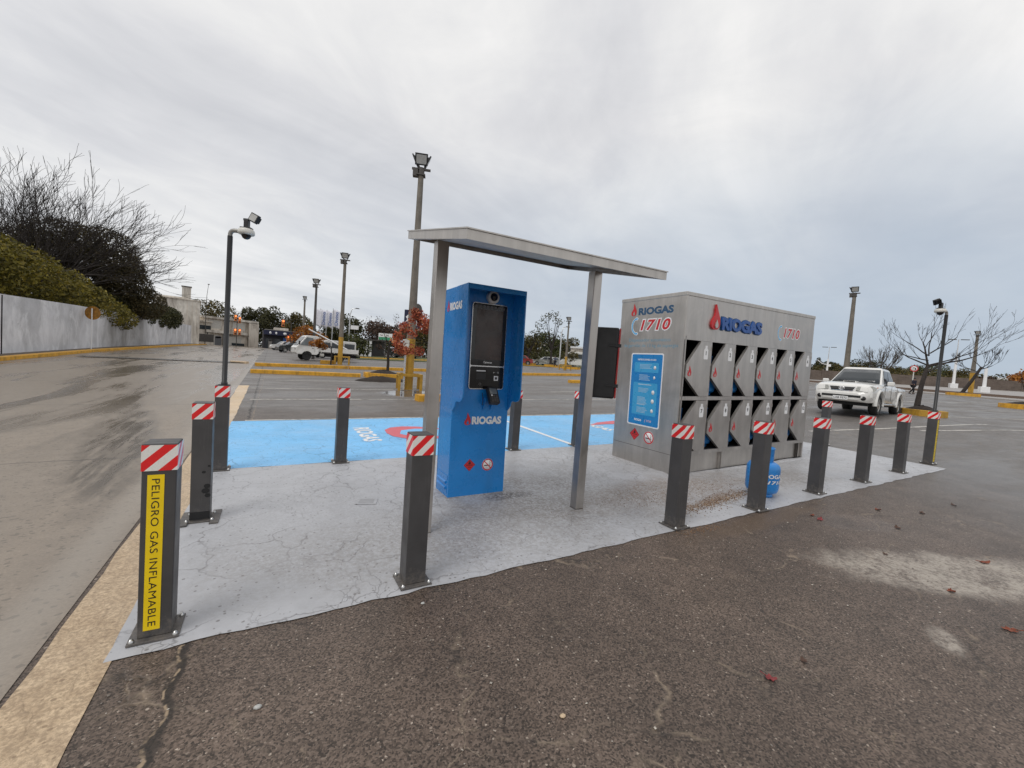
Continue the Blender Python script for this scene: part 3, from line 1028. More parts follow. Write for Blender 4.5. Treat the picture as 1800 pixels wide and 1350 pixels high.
for (x0, x1, y0, y1) in ((RX0+.0125, RX1-.0125, RY0+.0125, RY0+.05), (RX0+.0125, RX1-.0125, RY1-.05, RY1-.0125), (RX0+.0125, RX0+.05, RY0+.051, RY1-.051), (RX1-.05, RX1-.0125, RY0+.051, RY1-.051)):
    v = [P(x, y, k) for k in (.001, .004) for y in (y0, y1) for x in (x0, x1)]
    mb.add(v, [(0, 2, 3, 1), (4, 5, 7, 6), (0, 1, 5, 4), (2, 6, 7, 3), (0, 4, 6, 2), (1, 3, 7, 5)])
mb.build('return_flange', M_STEEL2, can)

# ------------------------------------------------------------------ extinguisher cabinet on the right post
ex = thing('extinguisher_cabinet', 'black plastic fire extinguisher box with red lid fixed to the right canopy post', 'extinguisher box', (3.575, .545, 1.235), (0, 0, R(46)))
MB().box(.0, .235, .0, .27, 0, .75).build('case', M_BLACK, ex, bevel=.02, seg=3)
MB().box(.004, .231, -.018, -.001, .006, .744).build('lid', M_REDD, ex, bevel=.008, seg=3)
for z in (.14, .56):
    MB().box(-.013, -.0005, -.03, .10, z-.012, z+.012).box(-.018, -.0132, -.032, .03, z-.018, z+.018).build('latch', M_BLACK, ex, bevel=.003)
MB().box(.10, .20, -.030, -.0285, .38, .50).build('label_patch', M_WHITE, ex)

# ------------------------------------------------------------------ kiosk
KX, KY = 2.12, 1.372
kz = gz(KX, KY)+.0055
ki = thing('kiosk', 'tall blue self service kiosk with dark touch screen under the steel canopy', 'kiosk', (KX, KY, kz), (0, R(-.9), 0))
KW, KD, KH = .672, .37, 2.235
MB().box(0, KW, 0, KD, 0, KH-.0).build('cabinet', M_BLUE, ki, bevel=.004)


def hood_side(x0, x1):
    pts = [(-.268, KH), (-.268, 1.14)]
    for a in range(0, 91, 15):
        pts.append((-.268+.09*(1-math.cos(R(a))), 1.14-.09*math.sin(R(a))))
    for a in range(90, -1, -15):
        pts.append((-.125+.06*math.cos(R(a))*1.0, .99+.06*math.sin(R(a))))
    pts += [(-.0006, .93), (-.0006, KH)]
    return MB().prism(pts, lambda a, b, d: (d, a, b), x0, x1)


hood_side(0, .014).build('hood_side', M_BLUE, ki)
hood_side(KW-.014, KW).build('hood_side', M_BLUE, ki)
MB().box(.0145, KW-.0145, -.268, -.0006, KH-.014, KH-.0005).build('hood_top', M_BLUE, ki)
MB().box(.0145, KW-.0145, -.268, -.255, KH-.05, KH-.0145).build('hood_lip', M_BLUE, ki)
# recessed service flap with louvre, left side
MB().box(-.004, -.0005, .03, .335, .045, .235).build('vent_panel', M_BLUE, ki, bevel=.0015)
for k in range(2):
    MB().prism([(-.004, .075+k*.06), (-.018, .088+k*.06), (-.018, .104+k*.06), (-.004, .112+k*.06)], lambda a, b, d: (a, d, b), .06, .31).build('louvre', M_BLUE, ki)
MB().box(-.010, KW+.01, -.012, KD+.01, -.010, .0045).build('base_mortar', M_PAD, ki)
MB().box(-.0012, -.0003, .348, .352, .02, KH-.01).build('panel_seam', M_STEELD, ki)
sb = MB()
for z in (.30, .75, 1.25, 1.75, 2.15):
    sb.lathe([(.006, 0), (.005, .003), (0, .0035)], 8, lambda x, y, h, z=z: (-.0005-h, .36+x*.8, z+y))
sb.build('screws', M_BOLT, ki)


def rrect(w, h, r, n=4):
    p = []
    for cx, cy, a0 in ((w/2-r, h/2-r, 0), (-w/2+r, h/2-r, 90), (-w/2+r, -h/2+r, 180), (w/2-r, -h/2+r, 270)):
        for k in range(n+1):
            a = R(a0+90*k/n)
            p.append((cx+r*math.cos(a), cy+r*math.sin(a)))
    return p


FR = lambda x, z, d=.0: frame((x, -.0006-d, z), (1, 0, 0), (0, 0, 1))
flat = lambda a, b, d: (a, b, d)
su = MB().prism(rrect(.42, .925, .028), flat, 0, .022).build('screen_unit', M_ALU, ki, M=FR(.375, 1.632), bevel=.003)
MB().prism(rrect(.404, .66, .02), flat, .022, .0235).build('screen_bezel', M_BLACKG, su, M=Matrix.Translation((0, .124, 0)))
MB().prism(rrect(.316, .535, .003), flat, .0235, .0245).build('display', plain('display_painted_reflection', (.050, .030, .025), .22, 0, .6, 5), su, M=Matrix.Translation((0, .127, 0)))  # brownish reflection of the surroundings is put into the display colour
MB().prism(rrect(.404, .235, .02), flat, .022, .0235).build('reader_panel', M_BLACKG, su, M=Matrix.Translation((0, -.335, 0)))
text('screen_lettering', 'Camecon', su, Matrix.Translation((0, -.168, .0242)), M_ALU, w=.10, h=.024, bold=.01)
icb = MB()
for i, xx in enumerate((-.165, -.12, -.075, -.03, .015, .06, .105, .155)):
    icb.box(xx-.016, xx+.016, .402, .436, .0237, .0243)
icb.build('icon_row', plain('icon_grey', (.12, .12, .12), .4), su)
MB().box(-.13, -.02, -.268, -.256, .0237, .0245).build('card_slot', M_WHITE, su)
MB().box(-.125, -.015, -.355, -.285, .0237, .0243).build('printer_slot', M_BLACK, su)
qb = MB()
qb.box(.085, .137, -.365, -.313, .0237, .0246)
qb.build('reader_window', M_WHITE, su)
MB().box(.098, .124, -.352, -.326, .0247, .0252).build('reader_eye', M_BLACK, su)
text('contactless_sign', 'p · ((', su, Matrix.Translation((.11, -.275, .0242)), M_ALU, w=.07, h=.02)
MB().lathe([(.018, .0237), (.018, .0243), (0, .0243)], 12, lambda x, y, z: (x-.08, y-.405, z)).build('button', M_GREY, su)
cm = MB().lathe([(.07, 0), (.07, .035), (.062, .05), (.046, .054), (.043, .044), (0, .044)], 28).build('security_camera', M_CREAMW, ki, M=FR(.398, 2.165))
MB().lathe([(.042, .0445), (.036, .066), (.02, .08), (0, .084)], 20).build('camera_dome', M_BLACKG, cm)
# payment terminal on a folded bracket
for xx in (.352, .446):
    MB().prism([(-.0006, .935), (-.0006, 1.08), (-.070, 1.085), (-.078, 1.05)], lambda a, b, d: (d, a, b), xx, xx+.006).build('terminal_bracket', M_BLUE, ki)
pt = MB().prism(rrect(.105, .165, .014), flat, 0, .04).build('payment_terminal', M_BLACK, ki, M=Matrix.Translation((.415, -.090, 1.095)) @ Matrix.Rotation(R(58), 4, 'X') @ Matrix.Rotation(R(6), 4, 'Y') @ Matrix.Scale(1.18, 4), bevel=.004)
MB().box(-.038, .038, .01, .066, .0405, .0415).build('terminal_display', M_GLASSL, pt)
kb = MB()
for i in range(3):
    for j in range(4):
        kb.box(-.034+i*.025, -.034+i*.025+.018, -.066+j*.017, -.066+j*.017+.012, .0405, .044)
kb.build('keypad', M_GREY, pt)
MB().box(-.034, -.018, -.012, .000, .0442, .0455).build('bright_key', M_WHITE, pt)
MB().tube([(.335, -.02, 1.13), (.325, -.06, 1.08), (.33, -.05, 1.02), (.345, -.01, 1.0)], .004, 6).build('cable', M_BLACK, ki)


def sticker_flammable(parent, M, s):
    mb = MB().prism([(0, s), (-s, 0), (0, -s), (s, 0)], flat, 0, .0008)
    st = mb.build('flammable_sticker', M_RED, parent, M=M)
    k = MB()
    k.prism([(x*s*.8, s*.12+y*s*.62) for x, y in flame_pts(1)], flat, .0009, .0013)
    q = .9
    for (a, b, c, d) in ((-.93, 0, 0, .93), (0, .93, .93, 0), (.93, 0, 0, -.93), (0, -.93, -.93, 0)):
        p0, p1 = Vector((a, b, 0))*s, Vector((c, d, 0))*s
        n = Vector((-(p1-p0).y, (p1-p0).x, 0)).normalized()*s*.02
        k.add([p0-n+Vector((0, 0, .0011)), p1-n+Vector((0, 0, .0011)), p1+n+Vector((0, 0, .0011)), p0+n+Vector((0, 0, .0011))], [(0, 1, 2, 3)])
    k.build('flame_symbol', M_INK, st)
    text('lettering', 'INFLAMABLE', st, Matrix.Translation((0, -.02*s, .0012)), M_INK, w=1.1*s, h=.17*s, bold=.02)
    text('lettering', 'GAS', st, Matrix.Translation((0, -.35*s, .0012)), M_INK, w=.5*s, h=.17*s, bold=.02)
    return st


def sticker_nosmoking(parent, M, r):
    st = MB().lathe([(r, 0), (r, .0008), (0, .0008)], 28).build('no_smoking_sticker', M_WHITE, parent, M=M)
    k = MB()
    ring = []
    for i in range(28):
        a0, a1 = 2*math.pi*i/28, 2*math.pi*(i+1)/28
        k.add([(r*.98*math.cos(a0), r*.98*math.sin(a0), .0014), (r*.98*math.cos(a1), r*.98*math.sin(a1), .0014), (r*.8*math.cos(a1), r*.8*math.sin(a1), .0014), (r*.8*math.cos(a0), r*.8*math.sin(a0), .0014)], [(0, 1, 2, 3)])
    c, s_ = math.cos(R(-45)), math.sin(R(-45))
    q = [(-.85, -.075), (.85, -.075), (.85, .075), (-.85, .075)]
    k.add([(r*(a*c-b*s_), r*(a*s_+b*c), .0018) for a, b in q], [(0, 1, 2, 3)])
    k.build('prohibition_ring', M_RED, st)
    g = MB().box(-.62*r, .28*r, -.2*r, -.04*r, .0009, .0013).box(.34*r, .5*r, -.2*r, -.04*r, .0009, .0013)
    g.tube([(.42*r, .02*r, .001), (.36*r, .18*r, .001), (.5*r, .3*r, .001), (.3*r, .5*r, .001)], .03*r, 5)
    g.build('cigarette_symbol', M_INK, st)
    return st


def logo(parent, M, name, w, hh, mat_, flame_h, gap, ext=.0, inner=None, outline=None, shear=0.0):
    """flame followed by the letters; origin at the letters' centre"""
    o = text(name, 'RIOGAS', parent, M @ Matrix.Translation((0, 0, .001+ext)), mat_, w=w, h=hh, bold=.052, ext=ext, shear=shear)
    if outline:
        text(name+'_outline', 'RIOGAS', parent, M @ Matrix.Translation((0, 0, .0006)), outline, w=w*1.03, h=hh*1.14, bold=.075, shear=shear)
    flame('flame_logo', parent, M @ Matrix.Translation((-w/2-gap, -hh*.55, .0006)), flame_h, inner or outline, d=.0015+ext*2)
    return o


logo(ki, FR(.415, .828), 'lettering', .36, .088, M_WHITE, .135, .05, inner=M_BLUE)
LF = lambda y, z: frame((-.0006, y, z), (0, -1, 0), (0, 0, 1))
logo(ki, LF(.03, 2.035), 'side_lettering', .33, .085, M_WHITE, .12, .05, inner=M_BLUE)
sticker_flammable(ki, FR(.236, .34), .068)
sticker_nosmoking(ki, FR(.455, .33), .068)

# ------------------------------------------------------------------ steel cylinder locker
DX, DY = 5.46, 1.19
dz = .112
loc = thing('cylinder_locker', 'large stainless steel gas cylinder vending locker with twelve numbered doors', 'vending locker', (DX, DY, dz), (0, R(-1.38), R(.58)))
LW, LD, LH = 3.60, 1.23, 2.60
zc = [.27, .325, 1.075, 1.13, 1.935, 1.985]     # beams: bottom, mid, top
mb = MB()
mb.box(0, .04, .004, LD, 0, LH-.055)
mb.box(LW-.04, LW, .004, LD, 0, LH-.055)
mb.box(.0405, LW-.0405, LD-.03, LD-.002, 0, LH-.055)
mb.build('side_shell', M_STEEL, loc)
MB().box(.0405, LW-.0405, .002, .03, zc[5]+.0005, LH-.0555).build('fascia_panel', M_STEEL, loc)
MB().box(-.006, LW+.006, -.006, LD+.006, LH-.055, LH).build('roof_cap', M_STEEL2, loc, bevel=.006)
MB().box(.0405, LW-.0405, .035, .05, .0, zc[0]-.0005).build('plinth_panel', M_STEEL2, loc)
for x in (1.08, 2.27, 3.40):
    MB().box(x-.022, x-.016, .0, .034, .0, zc[0]-.001).box(x+.016, x+.022, .0, .034, .0, zc[0]-.001).box(x-.0155, x+.0155, .024, .034, 0, zc[0]-.001).build('stiffener', M_STEELD if x > 3 else M_STEEL2, loc)
fr = MB()
for a, b in ((zc[0], zc[1]), (zc[2], zc[3]), (zc[4], zc[5])):
    fr.box(.045, LW-.045, -.004, .03, a, b)
for i in range(7):
    x = .035+.588*i
    for a, b in ((zc[1]+.0005, zc[2]-.0005), (zc[3]+.0005, zc[4]-.0005)):
        fr.box(x-.02 if i else .0, x+.02 if i < 6 else LW, -.003, .03, a, b)
fr.build('door_frame', M_STEEL, loc)
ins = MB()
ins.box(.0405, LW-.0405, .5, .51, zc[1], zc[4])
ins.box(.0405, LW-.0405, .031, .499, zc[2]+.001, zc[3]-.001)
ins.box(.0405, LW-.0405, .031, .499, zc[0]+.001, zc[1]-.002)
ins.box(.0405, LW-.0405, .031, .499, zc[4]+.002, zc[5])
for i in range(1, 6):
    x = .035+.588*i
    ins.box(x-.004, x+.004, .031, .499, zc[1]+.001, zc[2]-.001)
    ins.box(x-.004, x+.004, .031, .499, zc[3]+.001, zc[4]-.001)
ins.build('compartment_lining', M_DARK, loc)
# vertical corner trim with a rolled edge
MB().prism([(-.004, .002), (-.004, .07), (-.0005, .07), (-.0005, .004), (.035, .0035), (.035, -.003), (.002, -.003)], lambda a, b, d: (a, b, d), 0, LH-.0555).build('corner_trim', M_STEEL2, loc)
MB().box(-.002, -.0003, .06, LD-.02, .272, .277).build('panel_seam', M_STEELD, loc)


def door(i, row):
    x0 = .035+.588*i+.024
    w = .54
    za, zb = (zc[3]+.004, zc[4]-.004) if row == 0 else (zc[1]+.004, zc[2]-.004)
    h = zb-za
    pts = [(w, h), (.31, h), (.012, h*.565), (.005, h*.34), (.335, 0), (w, 0)]
    mb = MB().prism(pts, lambda a, b, d: (a, d, b), -.022, -.016)
    # folded return along the clipped edges
    for k in (1, 2, 3):
        a, b = Vector((*pts[k], 0)), Vector((*pts[k+1], 0))
        n = Vector((-(b-a).y, (b-a).x, 0)).normalized()*-.006
        q = [a, b, b-n, a-n]
        mb.prism([(p.x, p.y) for p in q], lambda s, t, d: (s, d, t), -.0158, .022, 1)
    d = mb.build('door', [M_STEEL, M_STEEL2], loc, loc=(x0, 0, za))
    flame('flame_logo', d, frame((.085, -.0222, h*.36), (1, 0, 0), (0, 0, 1)), h*.19, M_STEEL)
    tag_ = MB().prism([(-.048, -.085), (-.04, -.098), (.04, -.098), (.048, -.085), (.048, .035), (.036, .055), (.024, .062), (.026, .10), (-.026, .10), (-.024, .062), (-.036, .055), (-.048, .035)],
                      flat, 0, .001).build('number_tag', M_WHITE, d, M=frame((.425, -.0222, h*.80), (1, 0, 0), (0, 0, 1)))
    text('number', str(i+1+6*row), d, frame((.425, -.0236, h*.79), (1, 0, 0), (0, 0, 1)), M_INK, h=.06, bold=.03)
    for q in (.12, .88):
        MB().tube([(w+.004, -.024, h*q-.03), (w+.004, -.024, h*q+.03)], .006, 7).build('hinge', M_STEEL2, d)
    MB().lathe([(.011, 0), (.011, .004), (.006, .005), (0, .005)], 12, lambda x, y, z: (.052+x, -.0222-z, h*.47+y)).build('lock', M_BOLT, d)
    return d


for row in (0, 1):
    for i in range(6):
        door(i, row)
FL = lambda x, z: frame((x, .0015, z), (1, 0, 0), (0, 0, 1))
logo(loc, FL(1.345, 2.225), 'lettering', 1.06, .195, M_NAVY, .37, .16, ext=.012, inner=M_STEEL, outline=M_TEAL)


def phone_icon(parent, M, h):
    """telephone receiver seen from the side, blue with a white rim"""
    for nm, mt, k, z in (('phone_symbol_rim', M_WHITE, 1.0, .0006), ('phone_symbol', M_CYAN, .62, .0012)):
        mb = MB()
        arc = []
        for a in range(-62, 63, 8):
            arc.append((.55*h-.62*h*math.cos(R(a))-.22*h, .56*h*math.sin(R(a))))
        wd = .075*h*k
        L_, R_ = [], []
        for q, (a, b) in enumerate(arc):
            t = Vector((arc[min(q+1, len(arc)-1)][0]-arc[max(q-1, 0)][0], arc[min(q+1, len(arc)-1)][1]-arc[max(q-1, 0)][1], 0)).normalized()
            n = Vector((-t.y, t.x, 0))*wd
            L_.append((a+n.x, b+n.y))
            R_.append((a-n.x, b-n.y))
        mb.prism(L_+R_[::-1], flat, z, z+.0006)
        for s in (-1, 1):
            cx, cy = arc[0] if s < 0 else arc[-1]
            mb.prism([(cx+.06*h+.13*h*k*math.cos(t*math.pi/5), cy+s*-.02*h+.105*h*k*math.sin(t*math.pi/5)) for t in range(10)], flat, z+.0001, z+.0007)
        mb.build(nm, mt, parent, M=M)


def number1710(parent, M, w, h):
    text('phone_number_rim', '1710', parent, M @ Matrix.Translation((0, 0, .0008)), M_WHITE, w=w*1.07, h=h*1.22, bold=.075, shear=.22, spacing=1.03)
    text('phone_number', '1710', parent, M @ Matrix.Translation((0, 0, .0016)), M_RED, w=w, h=h, bold=.03, shear=.22, spacing=1.10)


number1710(loc, FL(2.84, 2.22), .52, .165)
phone_icon(loc, FL(2.47, 2.21), .24)
LS = lambda y, z: frame((-.0006, y, z), (0, -1, 0), (0, 0, 1))
logo(loc, LS(.535, 2.375), 'side_lettering', .66, .115, M_TEAL, .195, .095, inner=M_STEEL, outline=M_STEEL2)
number1710(loc, LS(.525, 2.16), .56, .165)
phone_icon(loc, LS(.905, 2.15), .25)
text('side_caption', 'Dispensador automático', loc, LS(.62, 1.925), M_CYANT, w=.80, h=.066, bold=.004)
text('side_caption', 'de garrafas de 13 kg de supergás', loc, LS(.605, 1.84), M_CYANT, w=1.04, h=.066, bold=.004)
po = MB().prism(rrect(.63, 1.13, .03), flat, 0, .001).build('instruction_poster', M_WHITE, loc, M=LS(.63, 1.165))
MB().prism(rrect(.59, 1.09, .022), flat, .0011, .0016).build('poster_field', M_POSTER, po)
text('poster_heading', 'INSTRUCCIONES DE USO', po, Matrix.Translation((0, .465, .0022)), M_WHITE, w=.36, h=.026, bold=.03)
for (cy, h) in ((.345, .15), (.19, .13), (-.14, .50)):
    MB().prism(rrect(.47, h, .02), flat, .0018, .0022).build('poster_box', M_POSTER2 if h != .13 else M_POSTER, po, M=Matrix.Translation((0, cy, 0)))
tl = MB()
for (y0, n, x0, w) in ((.385, 4, -.13, .25), (.225, 5, -.13, .22), (.02, 4, -.13, .22), (-.12, 6, -.14, .2), (-.28, 5, -.14, .23)):
    for k in range(n):
        ww = w*rng.uniform(.75, 1.0)
        tl.box(x0, x0+ww, y0-k*.019, y0-k*.019+.0065, .0024, .0028)
tl.box(-.14, .12, .075, .088, .0024, .0028)
tl.box(-.14, .02, -.235, -.223, .0024, .0028)
tl.build('poster_text', plain('poster_text_white', (.42, .58, .70), .5), po)
ic = MB()
for (cx, cy, r) in ((.165, .345, .024), (.165, .195, .02), (.16, -.03, .028), (.16, -.165, .028), (.16, -.31, .024)):
    ic.lathe([(r, .0024), (r, .003), (0, .003)], 14, lambda x, y, z: (cx+x, cy+y*1.2, z))
ic.build('poster_icons', M_WHITE, po)
text('poster_footer', 'RIOGAS', po, Matrix.Translation((-.10, -.475, .0022)), M_WHITE, w=.14, h=.035, bold=.035)
text('poster_footer', '( 1710', po, Matrix.Translation((.10, -.475, .0022)), plain('pale_pink_print', (.7, .5, .55), .5), w=.13, h=.045, bold=.03, shear=.2)
sticker_flammable(loc, LS(.775, .455), .098)
sticker_nosmoking(loc, LS(.49, .445), .098)
# cement fillet round the foot
for nm, pts in (('base_mortar', None),):
    mb = MB()
    b = .10
    for (x0, y0, x1, y1, nx, ny) in ((0, LD, 0, 0, -1, 0), (0, 0, LW, 0, 0, -1), (LW, 0, LW, LD, 1, 0)):
        n = 14
        secs = []
        for k in range(n+1):
            t = k/n
            x, y = x0+(x1-x0)*t, y0+(y1-y0)*t
            o_ = .11+rng.uniform(-.02, .03)
            hh = rng.uniform(-.012, .008)
            ex0 = nx*.003
            ey0 = ny*.003
            lx = -.11 if (k == 0 and ny) else (.11 if (k == n and ny) else 0)
            secs.append([(x+ex0, y+ey0, hh), (x+nx*.045+lx*.4, y+ny*.045, hh-.008), (x+nx*o_+lx, y+ny*o_, -.062-.0), (x+ex0, y+ey0, -.09)])
        mb.loft(secs)
    mb.build('base_mortar', M_PAD, loc)


# ------------------------------------------------------------------ gas cylinders
def make_cylinder(label, loc_, rot=(0, 0, 0), letters=True):
    t = thing('gas_cylinder', label, 'gas cylinder', loc_, rot, 'blue gas cylinders')
    r = .186
    prof = [(.14, .045), (.168, .060), (.181, .085), (r, .12), (r, .345), (.181, .375), (.165, .402), (.135, .422), (.10, .432)]
    MB().lathe([(0, .04)]+prof+[(0, .43)], 32).build('tank', M_CYL, t)
    MB().lathe([(r+.0005, .232), (r+.003, .236), (r+.0005, .240)], 32).build('weld_seam', M_CYL, t)
    MB().lathe([(.118, 0), (.128, 0), (.128, .012), (.122, .058), (.112, .058)], 28, closed=True).build('foot_ring', M_CYL, t)
    n = 28
    mb = MB()
    for z, rr in ((.0, 0),):
        v, f = [], []
        for i in range(n+1):
            a = R(100) + R(335)*i/n
            for (q, zz) in ((.100, .425), (.104, .585), (.110, .60), (.104, .612), (.098, .60), (.093, .585), (.092, .425)):
                v.append((q*math.cos(a), q*math.sin(a), zz))
        for i in range(n):
            for k in range(6):
                f.append((i*7+k, i*7+k+1, (i+1)*7+k+1, (i+1)*7+k))
        mb.add(v, f, 0, True)
    mb.build('collar', M_CYL, t)
    MB().lathe([(.02, .42), (.02, .47), (.03, .475), (.03, .51), (0, .51)], 12).build('valve', M_ALU, t)
    if letters:
        for nm, s_, w, h, z, sh in (('lettering', 'RIOGAS', .30, .05, .275, 0), ('phone_lettering', '(1710', .26, .055, .195, .2)):
            me = text_mesh(s_, w=w, h=h, bold=.03, shear=sh, mats=M_WHITE)
            bm = bmesh.new()
            bm.from_mesh(me)
            bmesh.ops.subdivide_edges(bm, edges=[e for e in bm.edges if e.calc_length() > .02], cuts=2)
            for v in bm.verts:
                a = v.co.x/r
                v.co = Vector(((r+.002)*math.sin(a), -(r+.002)*math.cos(a), z+v.co.y))
            bm.to_mesh(me)
            bm.free()
            me.name = nm
            fin(bpy.data.objects.new(nm, me), t)
    return t


cyl = make_cylinder('loose blue gas cylinder standing on the grey pad behind a bollard', (5.885, .20, gz(5.885, .20)+.0055), (0, 0, R(-18)))
LM = Matrix.Translation((DX, DY, dz)) @ Matrix.Rotation(R(.58), 4, 'Z') @ Matrix.Rotation(R(-1.38), 4, 'Y')
for row in (0, 1):
    for i in range(6):
        if (i, row) in ((0, 0),):
            continue
        p = LM @ Vector((.035+.588*i+.24, .27, (zc[3] if row == 0 else zc[1])+.002))
        c = dup(cyl, p, (0, R(-1.38), R(.58+rng.uniform(-60, 60))), 'blue gas cylinder inside the steel locker behind door number %d' % (i+1+6*row), skip=('lettering', 'phone_lettering'))

# drain cover on the pad
dr = MB().box(-.10, .10, -.085, .085, 0, .005).build('cover_plate', M_PAD, None, bevel=.002)
dr.name = 'drain_cover'
dr.matrix_basis = ground_frame(1.33, 1.55, .006, (1, -.35, 0), (0, 1, 0))
tag(dr, 'small grey square drain cover set in the pad left of the kiosk', 'drain cover')
MB().box(-.07, .07, -.055, .055, .005, .0065).build('cover_lid', plain('cover_grey', (.3, .3, .31), .5), dr)
#@@BACKGROUND

# ------------------------------------------------------------------ left side wall, its kerb, the old buildings
def polyline_box(name, pts, w, h0, h1, mat_, dz=0.0, side=1):
    """wall / kerb along pts (x,y); bottom below the ground, top at ground+h"""
    mb = MB()
    secs = []
    for i, (x, y) in enumerate(pts):
        a = Vector(pts[max(i-1, 0)])
        b = Vector(pts[min(i+1, len(pts)-1)])
        d = (b-a).normalized()
        n = Vector((-d.y, d.x))*w/2
        h = h0+(h1-h0)*i/max(1, len(pts)-1)
        g = gz(x, y)
        secs.append([(x-n.x, y-n.y, g-.1), (x+n.x, y+n.y, g-.1), (x+n.x, y+n.y, g+h), (x-n.x, y-n.y, g+h)])
    mb.loft(secs)
    return mb.build(name, mat_)


def seg_pts(a, b, step=2.0):
    a, b = Vector(a), Vector(b)
    n = max(1, int((b-a).length/step))
    ys = [a+(b-a)*i/n for i in range(n+1)]
    return [(p.x, p.y) for p in ys]


wl = thing('boundary_wall', 'long stained pale grey boundary wall beside the wet road', 'wall', (-10.5, 24, gz(-10.5, 24)))
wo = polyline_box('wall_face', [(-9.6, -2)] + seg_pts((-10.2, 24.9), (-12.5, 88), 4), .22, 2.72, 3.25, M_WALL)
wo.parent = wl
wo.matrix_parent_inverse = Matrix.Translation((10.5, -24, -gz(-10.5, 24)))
mb = MB()
for (x, y) in ((-10.07, 24.2),):
    mb = MB().box(.0, .03, -.02, .02, gz(x, y), gz(x, y)+2.7)
    o = mb.build('joint', M_DARK, wl)
    o.matrix_parent_inverse = Matrix.Translation((10.5, -24, -gz(-10.5, 24)))
    o.location = (x+.115, y, 0)
k = polyline_box('yellow_kerb', [(-8.6, -2), (-8.75, 10)] + seg_pts((-9.0, 20), (-11.0, 94), 3), .32, .15, .15, M_YKERB)
tag(k, 'long yellow painted kerb at the foot of the pale grey wall', 'kerb')
gs = MB()
pv = [(-8.9, -2), (-9.16, 20), (-9.6, 40), (-10.2, 66), (-11.1, 94)]
wv_ = [(-9.5, -2), (-9.95, 20), (-10.65, 40), (-11.5, 66), (-12.5, 94)]
gs.add([(x, y, gz(x, y)+.13) for p in zip(pv, wv_) for x, y in p], [(2*i, 2*i+1, 2*i+3, 2*i+2) for i in range(4)])
struct(gs.build('wall_verge', plain('bare_earth_verge', (.12, .095, .07), .95, 0, .4, 3)))


def at_local(o, root):
    o.parent = root
    o.matrix_parent_inverse = root.matrix_world.inverted()
    return o


# round rusty sign on a white post, seen from behind
sg = thing('round_sign', 'round rusty orange sign on a thin white post before the pale wall', 'sign', (-10.0, 34.6, gz(-10, 34.6)), (0, 0, R(-18)))
MB().lathe([(.035, 0), (.035, 2.75)], 8).build('post', M_WHITE, sg)
MB().lathe([(.44, 0), (.44, .025), (0, .025)], 24, lambda x, y, z: (x, .05+z, 2.45+y)).build('sign_plate', M_RUST, sg)
MB().box(-.03, .03, .0, .05, 2.2, 2.7).build('bracket', M_RUST, sg)


def simple_window(parent, x, z, w, h, y, glass=M_GLASS, frame_=M_SHUT, face=-1):
    f = MB().box(x-w/2, x+w/2, y-.06, y-.003, z-h/2, z+h/2).build('window', frame_, parent)
    MB().box(x-w/2+.08, x+w/2-.08, y-.075, y-.061, z-h/2+.08, z+h/2-.08).build('pane', glass, f)
    return f


# white tower house at the end of the wall
tb = thing('tower_house', 'tall weathered white house with chimney above the end of the grey wall', 'house', (-13.0, 89.0, .85), (0, 0, R(8)))
MB().box(-4.5, 1.6, 0, 7, -.3, 7.6).box(-4.5, -.6, 1, 6, 7.6, 8.1).build('wall', M_PLAST, tb)
MB().box(-4.7, 1.75, -.15, 7.1, 7.6, 7.78).build('cornice', M_PLAST2, tb)
MB().box(-1.0, .25, .4, 1.6, 7.8, 9.9).build('chimney', M_PLAST, tb)
MB().box(-1.1, .35, .3, 1.7, 9.9, 10.05).build('chimney_cap', M_STEELD, tb)
for x in (-.2, .5, 1.1):
    MB().box(x-.06, x+.06, -.03, -.003, 3.6, 7.3).build('drain_pipe', M_PLAST2, tb)
an = MB().tube([(0, 0, 0), (0.05, 0, 2.2), (.25, 0, 4.3)], [.05, .04, .03], 6).box(.12, .4, -.05, .05, 4.2, 4.35)
o = an.build('street_pole', M_STEELD, None, loc=(-10.9, 92, 8.3-.6))
MB().tube([(0, 0, -7), (0, 0, 0)], .06, 6).build('lower_mast', M_STEELD, o)
tag(o, 'thin dark pole rising behind the white tower house', 'pole')

lb = thing('side_building', 'low white annex with dark fence panel between tower house and beige building', 'building', (-11.9, 96.5, .92), (0, 0, R(30)))
MB().box(-1.6, 1.5, 0, 5, -.3, 4.3).build('wall', M_PLAST2, lb)
MB().box(-1.8, 1.7, -.3, 5, 4.3, 4.55).build('roof', M_PLAST2, lb)
MB().box(-1.4, 1.4, -.05, -.003, 2.9, 3.7).build('window_strip', M_GLASS, lb)
MB().box(-1.7, 1.6, -.9, -.8, .55, 2.0).build('fence_panel', M_STEELD, lb)
MB().box(-1.7, 1.6, -.85, -.7, -.3, .55).build('fence_base', M_PLAST2, lb)

bb = thing('beige_building', 'stained beige two storey building with closed shutters at the road end', 'building', (-7.4, 99.6, 1.0), (0, 0, R(30)))
MB().box(-4.9, 4.6, 0, 9, -.5, 5.1).build('wall', M_PLAST2, bb)
MB().box(-5.4, 4.9, -.55, 9.2, 5.1, 5.5).build('roof_slab', M_PLAST, bb)
MB().box(-4.9, 2.7, -.7, -.002, 2.35, 2.85).build('balcony_slab', M_PLAST, bb)
MB().box(3.0, 5.0, -.5, 0, -.5, 5.0).build('corner_pier', M_PLAST2, bb)
for x in (-3.2, 1.2):
    simple_window(bb, x, 4.0, 2.4, 1.7, 0, M_SHUT, M_PLAST)
simple_window(bb, -.9, 3.9, .5, .5, 0)
for x in (-3.6, .6):
    d = MB().box(x-1.2, x+1.2, -.06, -.003, -.3, 1.9).build('shutter', M_SHUT, bb)
MB().box(.0, 2.4, -.09, -.061, .1, .6).build('low_window', M_GLASS, bb)
